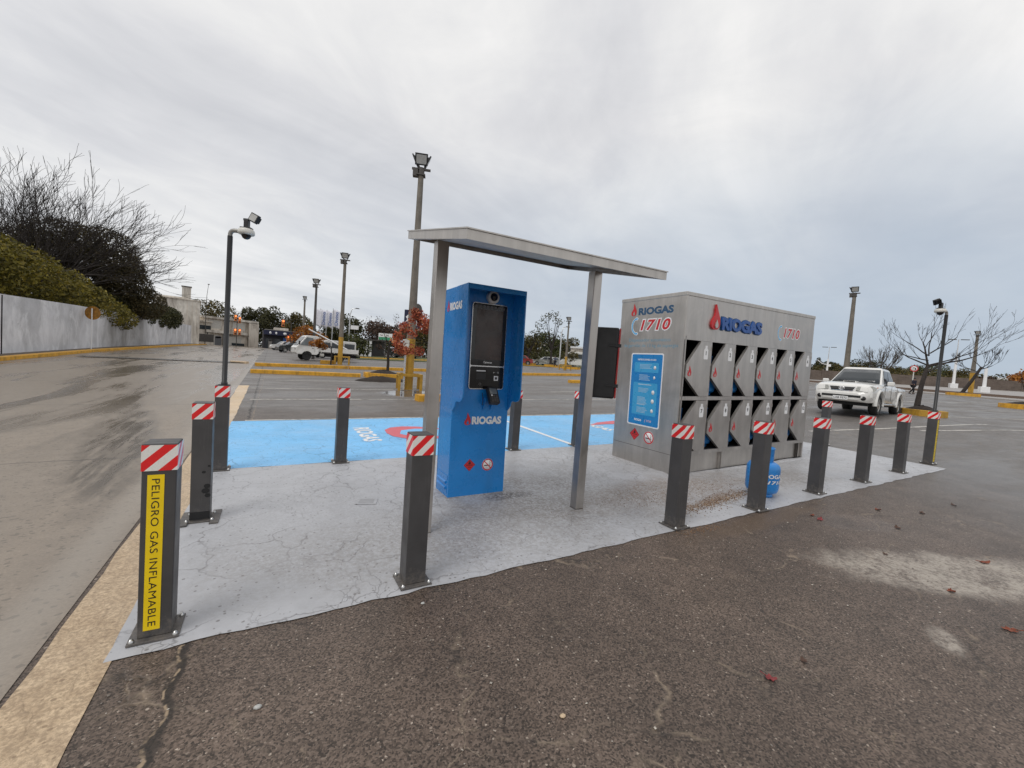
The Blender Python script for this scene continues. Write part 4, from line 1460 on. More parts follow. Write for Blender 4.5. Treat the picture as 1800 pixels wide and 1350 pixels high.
for x in (-4.6, -1.9, 2.9):
    MB().box(x-.05, x+.05, -.6, -.5, -.5, 2.34).build('canopy_post', M_STEELD, bb)

nb = thing('awning_shop', 'dark blue shop with white printed awning right of the beige building', 'shop', (3.6, 91.5, 1.12), (0, 0, R(4)))
MB().box(-5.2, 6.5, .8, 7, -.5, 3.5).build('wall', plain('dark_shop_wall', (.02, .02, .028), .6), nb)
MB().box(-5.0, 6.3, -.6, 6.9, 3.5, 3.65).build('roof', plain('grey_sheet_roof', (.22, .21, .20), .6), nb)
MB().box(-5.3, 6.6, -.6, .78, 2.6, 3.45).build('awning', M_AWN, nb)
for x, w in ((-4.2, .5), (-3.2, .45), (-1.7, .8), (.6, .9), (2.6, .45), (3.5, .45), (4.4, .45), (5.4, .45)):
    MB().lathe([(.26, 0), (.26, .01), (0, .01)], 10, lambda a, b, h, x=x, w=w: (x+a*w*1.5, -.603-h, 3.0+b)).build('awning_print', M_WHITE, nb)
MB().box(-1.9, -.7, .2, .79, -.4, 2.2).build('blue_booth', M_NAVY, nb)
MB().box(-4.8, -2.4, .74, .797, .0, 1.9).build('shop_window', M_GLASS, nb)
MB().box(.2, 5.8, .74, .797, .1, 2.1).build('shop_window', M_GLASS, nb)
MB().box(-3.4, -.9, 2.0, 4.0, 3.7, 4.2).build('roof_unit', M_PLAST, nb)


def pillar(loc_, label, w=.55, h=1.75, m_=None):
    t = thing('stone_pillar', label, 'pillar', loc_)
    MB().box(-w/2, w/2, -w/3, w/3, 0, h*.9).lathe([(w/2*.98, -w/3), (w/2*.98, w/3)], 14, lambda x, y, z: (x, z, h*.86+y*.45)).build('shaft', m_ or M_STEELD, t)
    MB().box(-w/2-.08, w/2+.08, -w/3-.08, w/3+.08, 0, .12).build('foot', M_PLAST2, t)
    return t


pillar((-8.2, 85, gz(-8.2, 85)-.02), 'dark grey pillar standing on the road edge left of the black camera pole', .9, 1.8, plain('slate_paint', (.075, .078, .085), .7))
pillar((-.4, 78.6, gz(-.4, 78.6)-.02), 'pale grey gate pillar before the navy awning shop', .5, 1.75, plain('pale_stone', (.17, .16, .15), .8))


def traffic_light(loc_, h, heads, label, arm=0.0, rot=0):
    t = thing('traffic_light', label, 'traffic light', loc_, (0, 0, rot))
    mb = MB().tube([(0, 0, 0), (0, 0, h)], .06, 8)
    if arm:
        mb.tube([(0, 0, h-.1), (-arm, 0, h+.4)], .045, 8)
    mb.build('mast', M_STEELD, t)
    for (x, z) in heads:
        hd = MB().box(x-.17, x+.17, -.28, -.06, z-.5, z+.5).build('signal_head', M_ORANGE, t)
        MB().lathe([(.13, 0), (.13, .02), (0, .03)], 12, lambda a, b, c, x=x, z=z: (x+a, -.282-c, z+.3+b)).build('lit_lens', M_LIT, hd)
        MB().lathe([(.13, 0), (.13, .02), (0, .03)], 12, lambda a, b, c, x=x, z=z: (x+a, -.282-c, z-.3+b)).build('dark_lens', M_DARK, hd)
    return t


traffic_light((-5.35, 81.6, .92), 5.4, [(-.3, 4.9), (.3, 4.6), (-.3, 2.6), (.35, 2.6)], 'traffic light mast with four orange heads before the beige building', rot=R(20))
traffic_light((2.3, 66, .93), 4.2, [(-1.1, 4.0)], 'orange traffic light hanging on an arm before the dark trees', arm=1.1, rot=R(10))
traffic_light((2.3, 72, .95), 2.4, [(-.25, 1.9), (.3, 1.9)], 'low orange traffic light beside the navy awning shop', rot=R(10))


# ------------------------------------------------------------------ trees
def leaf_mesh(name, blobs, n, size, mat_, seed, shell=.55, flatz=1.0):
    """n leaf sized quads through a set of ellipsoids (cx,cy,cz,rx,ry,rz)"""
    g = np.random.default_rng(seed)
    vol = np.array([b[3]*b[4]+b[3]*b[5]+b[4]*b[5] for b in blobs])
    pick = g.choice(len(blobs), n, p=vol/vol.sum())
    B = np.array(blobs)[pick]
    d = g.normal(size=(n, 3))
    d /= np.linalg.norm(d, axis=1)[:, None]
    r = np.where(g.random(n) < shell, g.uniform(.86, 1.06, n), g.random(n)**(1/3))
    c = B[:, :3] + d*r[:, None]*B[:, 3:6]
    # clumps: pull leaves toward random attractors
    na = max(6, n//45)
    A = c[g.integers(0, n, na)]
    ai = g.integers(0, na, n)
    d2 = None
    pull = g.random(n) < .65
    # nearest of a few sampled attractors
    best = np.full(n, 1e9)
    bi = np.zeros(n, int)
    for _ in range(10):
        k = g.integers(0, na, n)
        dd = ((A[k]-c)**2).sum(1)
        better = dd < best
        best[better] = dd[better]
        bi[better] = k[better]
    c = np.where((pull & (best < (size*7)**2))[:, None], c + (A[bi]-c)*g.uniform(.25, .7, n)[:, None], c)
    nrm = d*.5 + g.normal(size=(n, 3))*.65 + np.array([0, 0, .35])
    nrm /= np.linalg.norm(nrm, axis=1)[:, None]
    t = np.cross(nrm, g.normal(size=(n, 3)))
    t /= np.linalg.norm(t, axis=1)[:, None]
    b = np.cross(nrm, t)
    s = size*g.uniform(.6, 1.35, n)[:, None]
    V = np.stack([c-t*s, c-b*s*.5+nrm*s*.12, c+t*s, c+b*s*.5+nrm*s*.12], 1).reshape(-1, 3)
    me = bpy.data.meshes.new(name)
    me.vertices.add(4*n)
    me.vertices.foreach_set('co', V.ravel())
    me.loops.add(4*n)
    me.loops.foreach_set('vertex_index', np.arange(4*n))
    me.polygons.add(n)
    me.polygons.foreach_set('loop_start', np.arange(0, 4*n, 4))
    me.polygons.foreach_set('loop_total', np.full(n, 4))
    me.materials.append(mat_)
    me.update()
    me.validate()
    return me


def branches(mb, p, d, L, r, depth, rg, spread=.55, upb=.15, n=5, kids=(2, 3), tips=None, minr=.006, keep=.74):
    """recursive bent limb"""
    pts, rad = [Vector(p)], [r]
    q, dd = Vector(p), Vector(d).normalized()
    st = 4
    for i in range(st):
        dd = (dd + Vector((rg.uniform(-1, 1), rg.uniform(-1, 1), rg.uniform(-1, 1)))*.16 + Vector((0, 0, upb))).normalized()
        q = q + dd*L/st
        pts.append(q.copy())
        rad.append(max(minr*.7, r*(1-.45*(i+1)/st)))
    mb.tube(pts, rad, n, cap=False)
    if depth <= 0:
        if tips is not None:
            tips.append(q.copy())
        return
    k = rg.randint(*kids)
    for j in range(k):
        i = st if j == 0 else rg.randint(1, st)
        ax = Vector((rg.uniform(-1, 1), rg.uniform(-1, 1), rg.uniform(-.6, 1)))
        nd = (dd + ax*spread*(1.0 if j else .55)).normalized()
        branches(mb, pts[i], nd, L*rg.uniform(keep-.12, keep+.08), max(minr, rad[i]*.66), depth-1, rg, spread, upb, max(3, n-1), kids, tips, minr, keep)


def leafy_tree(name, label, base, blobs, n, size, mat_, trunk_h, trunk_r, seed, group=None, cat='tree', bark=None, sink=.1, shell=.55, limbs=4):
    """base on the ground; blobs relative to base"""
    t = thing(name, label, cat, base, group=group)
    fin(bpy.data.objects.new('crown', leaf_mesh('crown', blobs, n, size, mat_, seed, shell)), t)
    rg = random.Random(seed)
    mb = MB()
    mb.tube([(0, 0, -sink), (.03, 0, trunk_h*.5), (-.02, .02, trunk_h)], [trunk_r*1.25, trunk_r, trunk_r*.8], 7)
    for k in range(limbs):
        b = blobs[rg.randrange(len(blobs))]
        e = Vector((b[0]+rg.uniform(-.4, .4)*b[3], b[1]+rg.uniform(-.4, .4)*b[4], b[2]+rg.uniform(0, .5)*b[5]))
        s0 = Vector((0, 0, trunk_h*rg.uniform(.75, 1)))
        mid = (s0+e)/2 + Vector((0, 0, -.08*(e-s0).length))
        mb.tube([s0, mid, e], [trunk_r*.6, trunk_r*.4, trunk_r*.12], 5)
    mb.build('trunk', bark or M_BARK, t)
    return t


def blob_crown(w, h, z0, rg, n=7, dpt=None):
    """irregular set of ellipsoids filling a crown w wide and h tall from height z0"""
    dpt = dpt or w
    out = [(0, 0, z0+h*.5, w*.33, dpt*.33, h*.38)]
    for i in range(n):
        a = 2*math.pi*i/n + rg.uniform(-.3, .3)
        q = rg.uniform(.18, .34)
        zz = z0+h*((.12+.12*(i % 2)) if i % 3 == 0 else rg.uniform(.3, .82))
        k = 1.0-.45*abs((zz-z0)/h-.45)
        out.append((math.cos(a)*w*.30*k, math.sin(a)*dpt*.30*k, zz, w*q*.75, dpt*q*.75, h*q*.75))
    return out


# hedge-like olive tree leaning over the wall
rg = random.Random(3)
g0 = gz(-12.5, 33)
bl = []
for (x, y, z, rx_, ry_, rz_) in ((-13.2, 24, 4.1, 2.0, 3.2, 1.7), (-12.8, 28.5, 4.35, 2.0, 3.2, 1.75), (-12.5, 32, 4.25, 1.9, 3.0, 1.7), (-12.2, 35.5, 3.9, 1.9, 2.8, 1.5), (-11.8, 38.5, 3.4, 1.8, 2.6, 1.35), (-11.3, 41.5, 2.9, 1.5, 2.2, 1.15), (-11.0, 44, 2.55, 1.2, 1.8, .9), (-14.4, 31, 4.6, 2.2, 4, 1.7), (-13.3, 19.5, 4.0, 2.2, 3.2, 1.8)):
    bl.append((x+12.5, y-33, z, rx_, ry_, rz_))
leafy_tree('olive_shrub', 'broad olive green shrub spilling over the left part of the pale wall', (-12.5, 33, g0), bl, 34000, .105, M_L_OLIVE, 2.6, .14, 11, cat='shrub', limbs=7, shell=.6)
# darker ivy mass behind and to the right, over the wall
bl = []
for (x, y, z, rx_, ry_, rz_) in ((-13.8, 49, 3.2, 2.6, 4, 1.9), (-13.2, 55, 3.2, 2.4, 4, 1.7), (-12.9, 61, 3.3, 2.2, 3.6, 1.5), (-12.6, 66.0, 3.6, 2.0, 3.0, 1.6), (-12.4, 70.0, 3.7, 1.6, 2.2, 1.5)):
    bl.append((x+13, y-60, z, rx_, ry_, rz_))
leafy_tree('ivy_shrub', 'dark green shrub mass hanging over the far end of the pale wall', (-13, 60, gz(-13, 60)), bl, 30000, .125, M_L_DARK, 2.4, .16, 12, cat='shrub', limbs=6)
# evergreen behind the bare branches
TB = (-17.2, 49.4, gz(-17.2, 49.4))
bl = []
for (px, up_, dp, rx_, ry_, rz_) in ((-8.2, 6.4, 0, 3.0, 2.6, 2.0), (-5.4, 7.2, 0, 3.0, 2.6, 2.3), (-2.4, 8.2, 1, 3.0, 2.6, 2.5), (.4, 9.2, 1, 2.9, 2.6, 2.4), (2.9, 9.0, 2, 2.7, 2.4, 2.4), (4.6, 7.6, 2, 1.9, 2.2, 1.9), (4.3, 6.2, 3, 2.0, 2.2, 2.0), (5.2, 4.9, 4, 1.7, 2, 1.5), (-1, 5.5, 1, 5.0, 2.6, 2.6), (-6, 4.8, 0, 4.5, 2.6, 2.4), (3, 4.6, 2, 3.0, 2.4, 2.0)):
    bl.append((.867*px+.498*dp, -.498*px+.867*dp, up_-.6, rx_, ry_, rz_))
leafy_tree('evergreen_tree', 'broad dark evergreen crown behind bare branches above the pale wall', TB, bl, 90000, .10, M_L_DUSK, 4, .3, 13, limbs=6, shell=.45)


def bare_tree(name, label, base, trunk, limbs, seed, group=None, leaves=None, bark=None, cat='tree', kids=(2, 3), upb=.12, spread=.5, r0=.12, keep=.74, minr=.008):
    """trunk: list of (x,y,z,r); limbs: (start index/vector, dir, length, radius, depth)"""
    t = thing(name, label, cat, base, group=group)
    rg = random.Random(seed)
    mb = MB()
    mb.tube([p[:3] for p in trunk], [p[3] for p in trunk], 9)
    mb.build('trunk', bark or M_BARK, t)
    mb = MB()
    tips = []
    for (s, d, L, r, dep) in limbs:
        branches(mb, s, d, L, r, dep, rg, spread, upb, 5, kids, tips, minr, keep)
    mb.build('branches', bark or M_BARK, t)
    if leaves:
        n, size, mat_, rad = leaves
        g = np.random.default_rng(seed)
        T_ = np.array([tuple(p) for p in tips])
        bl_ = [(p[0], p[1], p[2], rad, rad, rad*.8) for p in T_]
        fin(bpy.data.objects.new('leaves', leaf_mesh('leaves', bl_, n, size, mat_, seed, .2)), t)
    return t


limbs = []
rg = random.Random(5)
RTv, UPv, FWv = Vector((.867, -.498, 0)), Vector((0, 0, 1)), Vector((.498, .867, 0))
for k in range(96):
    a = R(2+172*(k+rg.uniform(-.4, .4))/95)
    o0 = RTv*rg.uniform(-3.6, 3.8)+FWv*rg.uniform(-3.0, .5)+UPv*rg.uniform(3.6, 5.6)
    d = RTv*math.cos(a)*1.05+UPv*(.16+math.sin(a))+FWv*rg.uniform(-.3, .3)
    limbs.append((o0, d, (3.7 if a > 1.0 else 3.9)*rg.uniform(.75, 1.12), .075, 4))
bare_tree('bare_tree', 'huge leafless tree with fanned branches rising above the pale wall', TB, [(0, 0, -.3, .4), (.1, .2, 2, .35), (0, 0, 4.2, .3)], limbs, 21, kids=(2, 3), upb=.0, spread=.50, minr=.014, keep=.70, bark=M_BARK)

# tall row of trees behind the buildings
rg = random.Random(9)
FAR = [  # x, y, width, top height, material, label
    (-12.5, 127, 13.5, 12.5, M_L_MIXED, 'olive brown tree rising behind the beige two storey building'),
    (-4.6, 128, 8.5, 10.5, M_L_DARK, 'dark tree right behind the roof edge of the beige building'),
    (1.0, 119, 9, 10.3, M_L_DARK, 'dark green tree behind the left half of the navy awning shop'),
    (5.4, 104.5, 8.0, 8.8, M_L_MIXED, 'lighter green tree behind the right half of the navy awning shop'),
    (11.7, 83.5, 9.4, 8.6, M_L_DARK, 'round dark tree just right of the white flags'),
    (19.4, 85, 9.0, 7.0, M_L_BROWN, 'brown thin autumn tree beside the round dark tree'),
    (25.5, 80, 9, 6.5, M_L_MIXED, 'green and brown tree behind the red leafed tree'),
    (33, 78, 9, 6.8, M_L_DARK, 'dark tree hidden partly behind the blue kiosk'),
    (45.4, 69.5, 5.2, 6.2, M_L_MIXED, 'olive tree beside the right edge of the blue kiosk'),
    (54.5, 76, 7.2, 8.0, M_L_GREEN, 'green tree in the gap between kiosk and right canopy post'),
    (64, 82.5, 8.0, 7.2, M_L_MIXED, 'olive tree behind the white bus near the canopy post'),
    (71, 78, 6.5, 6.0, M_L_DARK, 'dark tree close to the right canopy post'),
    (78, 74, 9, 6.5, M_L_DARK, 'dark tree behind the extinguisher box'),
    (163, 66, 13, 5.6, M_L_DARK, 'dark treetop left of the white lamp post by the steel locker'),
    (186, 65, 11.5, 8.2, M_L_DARK, 'dome shaped dark tree above the white pickup roof'),
    (196, 58, 12.5, 6.2, M_L_MIXED, 'low olive tree right of the white pickup cab'),
    (204, 53, 13, 8.8, M_L_GREEN, 'wide green tree left of the leafless tree in the yellow planter'),
    (213, 48, 11, 7.2, M_L_MIXED, 'brownish tree behind the trunk in the yellow planter'),
    (186, 27, 11, 6.0, M_L_ORANGE, 'orange leafed tree at the right picture edge behind the brown wall'),
    (180, 34, 5, 4.4, M_L_BROWN, 'small brown bush left of the orange tree behind the wall'),
]
for i, (x, y, w, h, mt, lab) in enumerate(FAR):
    h0 = .5
    leafy_tree('far_tree', lab, (x, y, gz(x, y)), blob_crown(w, h-h0, h0, rg, 12), 3600 if w < 8 else 5600, .27 if y > 90 or x > 150 else .24, mt, h*.35, .22, 100+i, 'trees along the horizon', limbs=3)
# conifer beside the locker
t = thing('conifer_tree', 'pointed dark conifer beside the far edge of the steel locker', 'tree', (171, 73, gz(171, 73)))
fin(bpy.data.objects.new('crown', leaf_mesh('crown', [(0, 0, 1+1.0*k, 3.2-.42*k, 3.2-.42*k, .55) for k in range(7)], 2600, .3, M_L_DARK, 77, .4)), t)
MB().tube([(0, 0, -.3), (0, 0, 7.6)], [.3, .06], 6).build('trunk', M_BARK, t)
bare_tree('bare_tree', 'pale leafless tree behind the white pickup roof', (140, 44.6, gz(140, 44.6)), [(0, 0, -.3, .35), (0, 0, 1.5, .3)],
          [((0, 0, 1.0+.1*k), (math.cos(k*1.1), math.sin(k*1.1), .75), 3.1, .14, 4) for k in range(12)], 31, bark=M_BARKG, minr=.035, upb=.10, spread=.42)

# ------------------------------------------------------------------ right side: brown wall, posts, sign
bw = thing('brown_block_wall', 'long low brown block wall along the far right edge of the lot', 'wall', (118, 28, gz(118, 28)))
A_, B_ = Vector((90, 48)), Vector((138, 14))
d_ = (B_-A_).normalized()
ang = math.atan2(d_.y, d_.x)
Lw = (B_-A_).length
mb, mc = MB(), MB()
nseg = 14
for i in range(nseg):
    a0, a1 = A_+d_*Lw*i/nseg, A_+d_*Lw*(i+1)/nseg
    g = gz((a0.x+a1.x)/2, (a0.y+a1.y)/2)
    x0 = -Lw/2+Lw*i/nseg
    mb.box(x0, x0+Lw/nseg-.001, -.1, .1, g-.6, g+2.05+(.12 if i % 5 == 0 else 0))
    if i % 3 == 0:
        mc.box(x0-.2, x0+.2, -.2, -.1005, g-.6, g+2.3)
wf = mb.build('wall_face', M_BRICKW, bw)
wp = mc.build('pier', M_BRICKW, bw)
for o in (wf, wp):
    o.matrix_parent_inverse = Matrix.Translation((-118, -28, -gz(118, 28)))
    o.location = ((A_.x+B_.x)/2, (A_.y+B_.y)/2, 0)
    o.rotation_euler = (0, 0, ang)
k = polyline_box('brown_kerb', seg_pts((76, 40), (84, -6), 5), .5, .32, .32, plain('brown_kerb_stone', (.15, .105, .08), .8), 0)
tag(k, 'long brown kerb in front of the far pavement and the brown wall', 'kerb')
k = polyline_box('pale_kerb', seg_pts((66, 36), (70, -6), 5), .4, .10, .10, plain('pale_kerb_stone', (.33, .30, .27), .8), 0)
tag(k, 'low pale kerb just before the brown kerb on the right', 'kerb')
rf = thing('white_roof_shed', 'long white roof showing above the brown wall on the right', 'shed', (222, 43, gz(222, 43)), (0, 0, R(-30)))
MB().box(-7, 7, -2, 2, 0, 4.4).build('wall', M_PLAST2, rf)
MB().box(-7.5, 7.5, -2.6, 2.6, 4.41, 5.1).build('roof', M_WHITE, rf)


def white_post(loc_, h, label, head=True, arms=0, flood=False):
    t = thing('lamp_post', label, 'lamp post', loc_, (0, 0, R(-60)), 'white footed posts along the far wall')
    MB().box(-.55, .55, -.55, .55, -.3, .9).build('footing', M_WHITE, t, bevel=.03)
    mb = MB().tube([(0, 0, .9), (0, 0, h*.62)], [.24, .18], 10)
    mb.build('lower_pole', M_WHITE, t)
    if head:
        m2 = MB().tube([(0, 0, h*.62), (0, 0, h)], [.11, .07], 8)
        m2.build('upper_pole', M_STEELD if arms else M_ALU, t)
        for s in (-1, 1):
            MB().box(s*.3, s*1.5, -.12, .12, h-.12, h+.02).build('lamp_arm', M_STEELD, t)
    if flood:
        MB().tube([(0, 0, 3.6), (-1.2, 0, 3.8), (-2.2, 0, 4.7)], .09, 6).build('side_arm', M_WHITE, t)
        MB().box(.1, .7, -.2, .2, 3.1, 3.7).build('meter_box', M_WHITE, t)
    return t


white_post((126, 50.9, gz(126, 50.9)), 8.2, 'white footed lamp post with two flat arms left of the white pickup', flood=True)
white_post((117, 25.2, gz(117, 25.2)), 9.6, 'tall white footed lamp post behind the walking person')
white_post((101, 17.8, gz(101, 17.8)), 6.3, 'short white footed post between the planter tree and the yellow pole', head=False)
sg2 = thing('round_sign', 'round white road sign with red ring and black turn arrow beside the pickup', 'sign', (78, 19.9, gz(78, 19.9)), (0, 0, R(-68)))
MB().lathe([(.06, 0), (.06, 3.0)], 8).build('post', M_CREAMW, sg2)
pl = MB().lathe([(.42, 0), (.42, .04), (0, .04)], 24, lambda x, y, z: (x, -.06-z, 3.1+y)).build('sign_plate', M_WHITE, sg2)
MB().lathe([(.44, .041), (.44, .046), (.33, .046), (.33, .041)], 24, lambda x, y, z: (x, -.06-z, 3.1+y), closed=True).build('red_ring', M_RED, pl)
MB().tube([(.14, -.11, 2.9), (.14, -.11, 3.15), (.05, -.11, 3.22), (-.18, -.11, 3.2)], .045, 6).build('turn_arrow', M_INK, pl)

# ------------------------------------------------------------------ parking light poles with guard rails
def pole_lamp(loc_, h, label, r0=.15, r1=.085, yellow=2.6, lamps=3, ang=0.0, group='floodlight poles in the car park', lower=True, mat_=None):
    t = thing('light_pole', label, 'light pole', loc_, (0, 0, ang), group)
    MB().lathe([(r0, yellow), (r0+(r1-r0)*.6, h*.6), (r1, h)], 12).build('pole', mat_ or M_CONC, t)
    if yellow:
        MB().lathe([(r0*1.04, -.3), (r0*1.02, yellow)], 12).build('yellow_base', M_YOLD, t)
    MB().lathe([(r1*1.2, h), (r1*1.2, h+.28)], 10).box(-.34, .34, -.04, .04, h+.20, h+.27).box(-.16, .16, -.16, .16, h-.01, h+.03).build('crosshead', M_STEELD, t)
    for k in range(lamps):
        a = R(-100+k*100)
        floodlight(t, (.24*math.sin(a), -.24*math.cos(a)*-1 if False else .24*-math.cos(a), h+.50), (R(24), 0, a), .46, .40)
    if lower:
        MB().box(-.30, -.11, -.09, .12, h-.05, h+.24).build('control_box', M_STEELD, t, bevel=.01)
    return t


def guard_rail(loc_, w, dpt, h, label, ang=0):
    t = thing('guard_rail', label, 'guard rail', loc_, (0, 0, ang), 'yellow guard rails round the light poles')
    for x in (-1, 1):
        for y in (-1, 1):
            MB().box(x*w/2-.05, x*w/2+.05, y*dpt/2-.05, y*dpt/2+.05, -.1, h-.1).build('leg', M_YOLD, t)
    mb = MB()
    for y in (-1, 1):
        mb.box(-w/2-.05, w/2+.05, y*dpt/2-.05, y*dpt/2+.05, h-.0995, h)
    for x in (-1, 1):
        mb.box(x*w/2-.05, x*w/2+.05, -dpt/2+.0505, dpt/2-.0505, h-.0995, h)
    mb.build('top_rail', M_YOLD, t)
    return t


pole_lamp((4.94, 13.06, gz(4.94, 13.06)), 8.05, 'tall floodlight pole with yellow base and white box left of the canopy', r0=.165, r1=.10, yellow=1.95, ang=R(-20))
bx = MB().box(-.12, .12, -.06, .06, -.16, .16).prism([(-.12, .16), (0, .22), (.12, .16)], lambda a, b, d: (a, d, b), -.06, .06).build('meter_box', M_CREAMW, None, loc=(4.72, 12.9, gz(4.9, 13)+1.72), rot=(0, 0, R(-20)), bevel=.006)
tag(bx, 'small white meter box fixed to the yellow base of the tall floodlight pole', 'meter box')
MB().box(-.035, .035, -.03, .03, -1.7, -.161).build('conduit', M_ALU, bx)
guard_rail((4.98, 13.1, gz(4.98, 13.1)), .80, .80, .62, 'yellow guard rail around the tall pole left of the canopy', R(-10))
pole_lamp((4.56, 29.76, gz(4.56, 29.76)), 7.3, 'floodlight pole with yellow base standing beside the white flatbed truck', r0=.16, r1=.10, yellow=2.0, ang=R(-15))
guard_rail((4.75, 30.1, gz(4.75, 30.1)), .95, .8, .62, 'yellow guard rail beside the white flatbed truck', R(-10))
pole_lamp((3.4, 38.5, gz(3.4, 38.5)), 6.4, 'dark floodlight pole before the white flags', r0=.14, r1=.09, yellow=0, ang=R(-15), mat_=M_STEELD)
pole_lamp((3.84, 64.67, gz(3.84, 64.67)), 7.4, 'farthest thin floodlight pole left of the white flags', r0=.17, r1=.11, yellow=0, lamps=2, lower=False)
pole_lamp((28.6, 34.6, gz(28.6, 34.6)), 5.2, 'slim floodlight pole seen between kiosk and right canopy post', r0=.13, r1=.08, yellow=1.5, lamps=2, lower=False, ang=R(-40))
guard_rail((28.7, 34.8, gz(28.7, 34.8)), .9, .9, .6, 'yellow guard rail seen between kiosk and right canopy post')
pole_lamp((38.7, 12.36, gz(38.7, 12.36)), 7.55, 'concrete floodlight pole rising behind the cab of the white pickup', r0=.21, r1=.12, yellow=0, lamps=2, ang=R(-70))
pole_lamp((76.0, 13.8, gz(76, 13.8)), 7.4, 'floodlight pole with yellow base behind the tree in the yellow planter', r0=.24, r1=.13, yellow=2.9, lamps=2, ang=R(-75), lower=False)
for (px, py, h, lab) in ((9.6, 61.5, 6.9, 'thin pale street lamp behind the white flatbed truck'), (33.5, 42.5, 5.6, 'thin curved street lamp left of the slim pole in the gap')):
    t = thing('street_lamp', lab, 'street lamp', (px, py, gz(px, py)))
    MB().tube([(0, 0, -.2), (0, 0, h*.85), (.2, 0, h*.97), (.8, 0, h)], [.1, .07, .05, .04], 7).build('mast', M_ALU, t)
    MB().box(.7, 1.2, -.1, .1, h-.06, h+.05).build('lamp_head', M_STEELD, t)


# ------------------------------------------------------------------ yellow kerbs, stops and planters in the lot
def kerb(name, a, b, w, h, label, group=None, mat_=None):
    a, b = Vector(a), Vector(b)
    c = (a+b)/2
    o = polyline_box(name, seg_pts(a, b, 1.2), w, h, h, mat_ or M_YKERB)
    o.data.transform(Matrix.Translation((-c.x, -c.y, -gz(c.x, c.y))))
    o.location = (c.x, c.y, gz(c.x, c.y))
    bv = o.modifiers.new('bevel', 'BEVEL')
    bv.width = .025
    bv.segments = 2
    bv.limit_method = 'ANGLE'
    return tag(o, label, 'kerb', group)


G_ = 'long yellow kerbs between the parking rows'
kerb('yellow_kerb', (-.45, 19.35), (4.15, 18.75), .34, .17, 'nearer long yellow kerb running from the road edge to the soil planter', G_)
kerb('yellow_kerb', (-.5, 24.6), (4.45, 25.05), .36, .18, 'farther yellow kerb just in front of the white flatbed truck', G_)
kerb('yellow_kerb', (4.55, 25.06), (10.6, 25.6), .36, .18, 'farther yellow kerb right of the truck and behind the soil planter', G_)
kerb('yellow_kerb', (13.0, 24.0), (23.5, 23.6), .36, .18, 'yellow kerb in the gap between kiosk and right canopy post, the longer one', G_)
kerb('yellow_kerb', (16.4, 17.9), (21.5, 17.3), .36, .18, 'short yellow kerb end just left of the right canopy post', G_)
kerb('yellow_kerb', (9, 50.5), (36, 43.5), .3, .14, 'thin far yellow kerb along the grass verge', G_)
kerb('wheel_stop', (4.28, 9.72), (5.5, 9.78), .36, .20, 'short yellow concrete block at the left edge of the left canopy post', G_)
kerb('wheel_stop', (3.3, 29.9), (4.25, 30.1), .3, .26, 'small yellow block beside the guard rail under the truck', G_)
kerb('wheel_stop', (-1.75, 26.9), (-.95, 26.5), .3, .12, 'small pale yellow block on the road side of the long kerbs', G_, M_STRIP)
hp = grid_sheet('road_hump', -8.3, -1.0, 26.4, 27.1, .05, plain('dark_hump', (.08, .075, .07), .5), lambda y: 0)


def planter(loc_, r, h, label, n=8, ang=0, sx=1.0, mat_=None, soil=True):
    t = thing('planter', label, 'planter', loc_, (0, 0, ang), 'yellow tree planters')
    fn = lambda x, y, z: (x*sx, y, z)
    MB().lathe([(r, -.15), (r, h), (r*.86, h), (r*.86, h-.10)], n, fn, smooth=False).build('rim', mat_ or M_YKERB, t, bevel=.02)
    if soil:
        g = random.Random(int(loc_[0]*10))
        rings = [(r*.86, h-.1), (r*.6, h+.02), (r*.3, h+.12), (0, h+.17)]
        MB().lathe(rings, 14, lambda x, y, z: (x*sx+g.uniform(-.03, .03), y+g.uniform(-.03, .03), z+g.uniform(-.03, .03))).build('soil', M_SOIL, t)
    return t


planter((5.35, 19.0, gz(5.35, 19.0)), 1.0, .22, 'low yellow planter with dark soil around the thin dark tree', ang=R(22), sx=1.05)
# spilled soil
g = random.Random(2)
mb = MB()
mb.lathe([(1.0, 0), (.8, .10), (.5, .17), (.2, .20), (0, .21)], 22, lambda x, y, z: (x*1.05*(1+g.uniform(-.13, .13)), y*.75*(1+g.uniform(-.13, .13)), z+g.uniform(-.035, .035)*(z > 0)))
o = mb.build('soil_heap', M_SOIL, loc=(4.75, 16.75, gz(4.75, 16.75)-.01))
tag(o, 'heap of dark soil spilled on the asphalt before the yellow planter', 'soil')
bare_tree('thin_tree', 'thin dark tree with few brown leaves in the soil planter', (5.55, 19.2, gz(5.55, 19.2)), [(0, 0, 0, .085), (.02, .02, .7, .07), (-.02, 0, 1.3, .06), (.03, 0, 1.7, .045)],
          [((0, 0, 1.2), (-.8, .2, .45), .62, .03, 3), ((0, 0, 1.35), (.8, -.2, .4), .6, .03, 3), ((.02, 0, 1.65), (-.5, -.3, .8), .62, .026, 3), ((.02, 0, 1.7), (.5, .4, .8), .6, .026, 3), ((0, 0, 1.5), (-1, .1, .35), .7, .026, 3), ((0, 0, 1.0), (.6, -.3, .2), .4, .02, 2), ((0, 0, 1.0), (-.6, -.3, .15), .4, .02, 2)], 41,
          leaves=(700, .045, M_L_BROWN, .17), minr=.006)
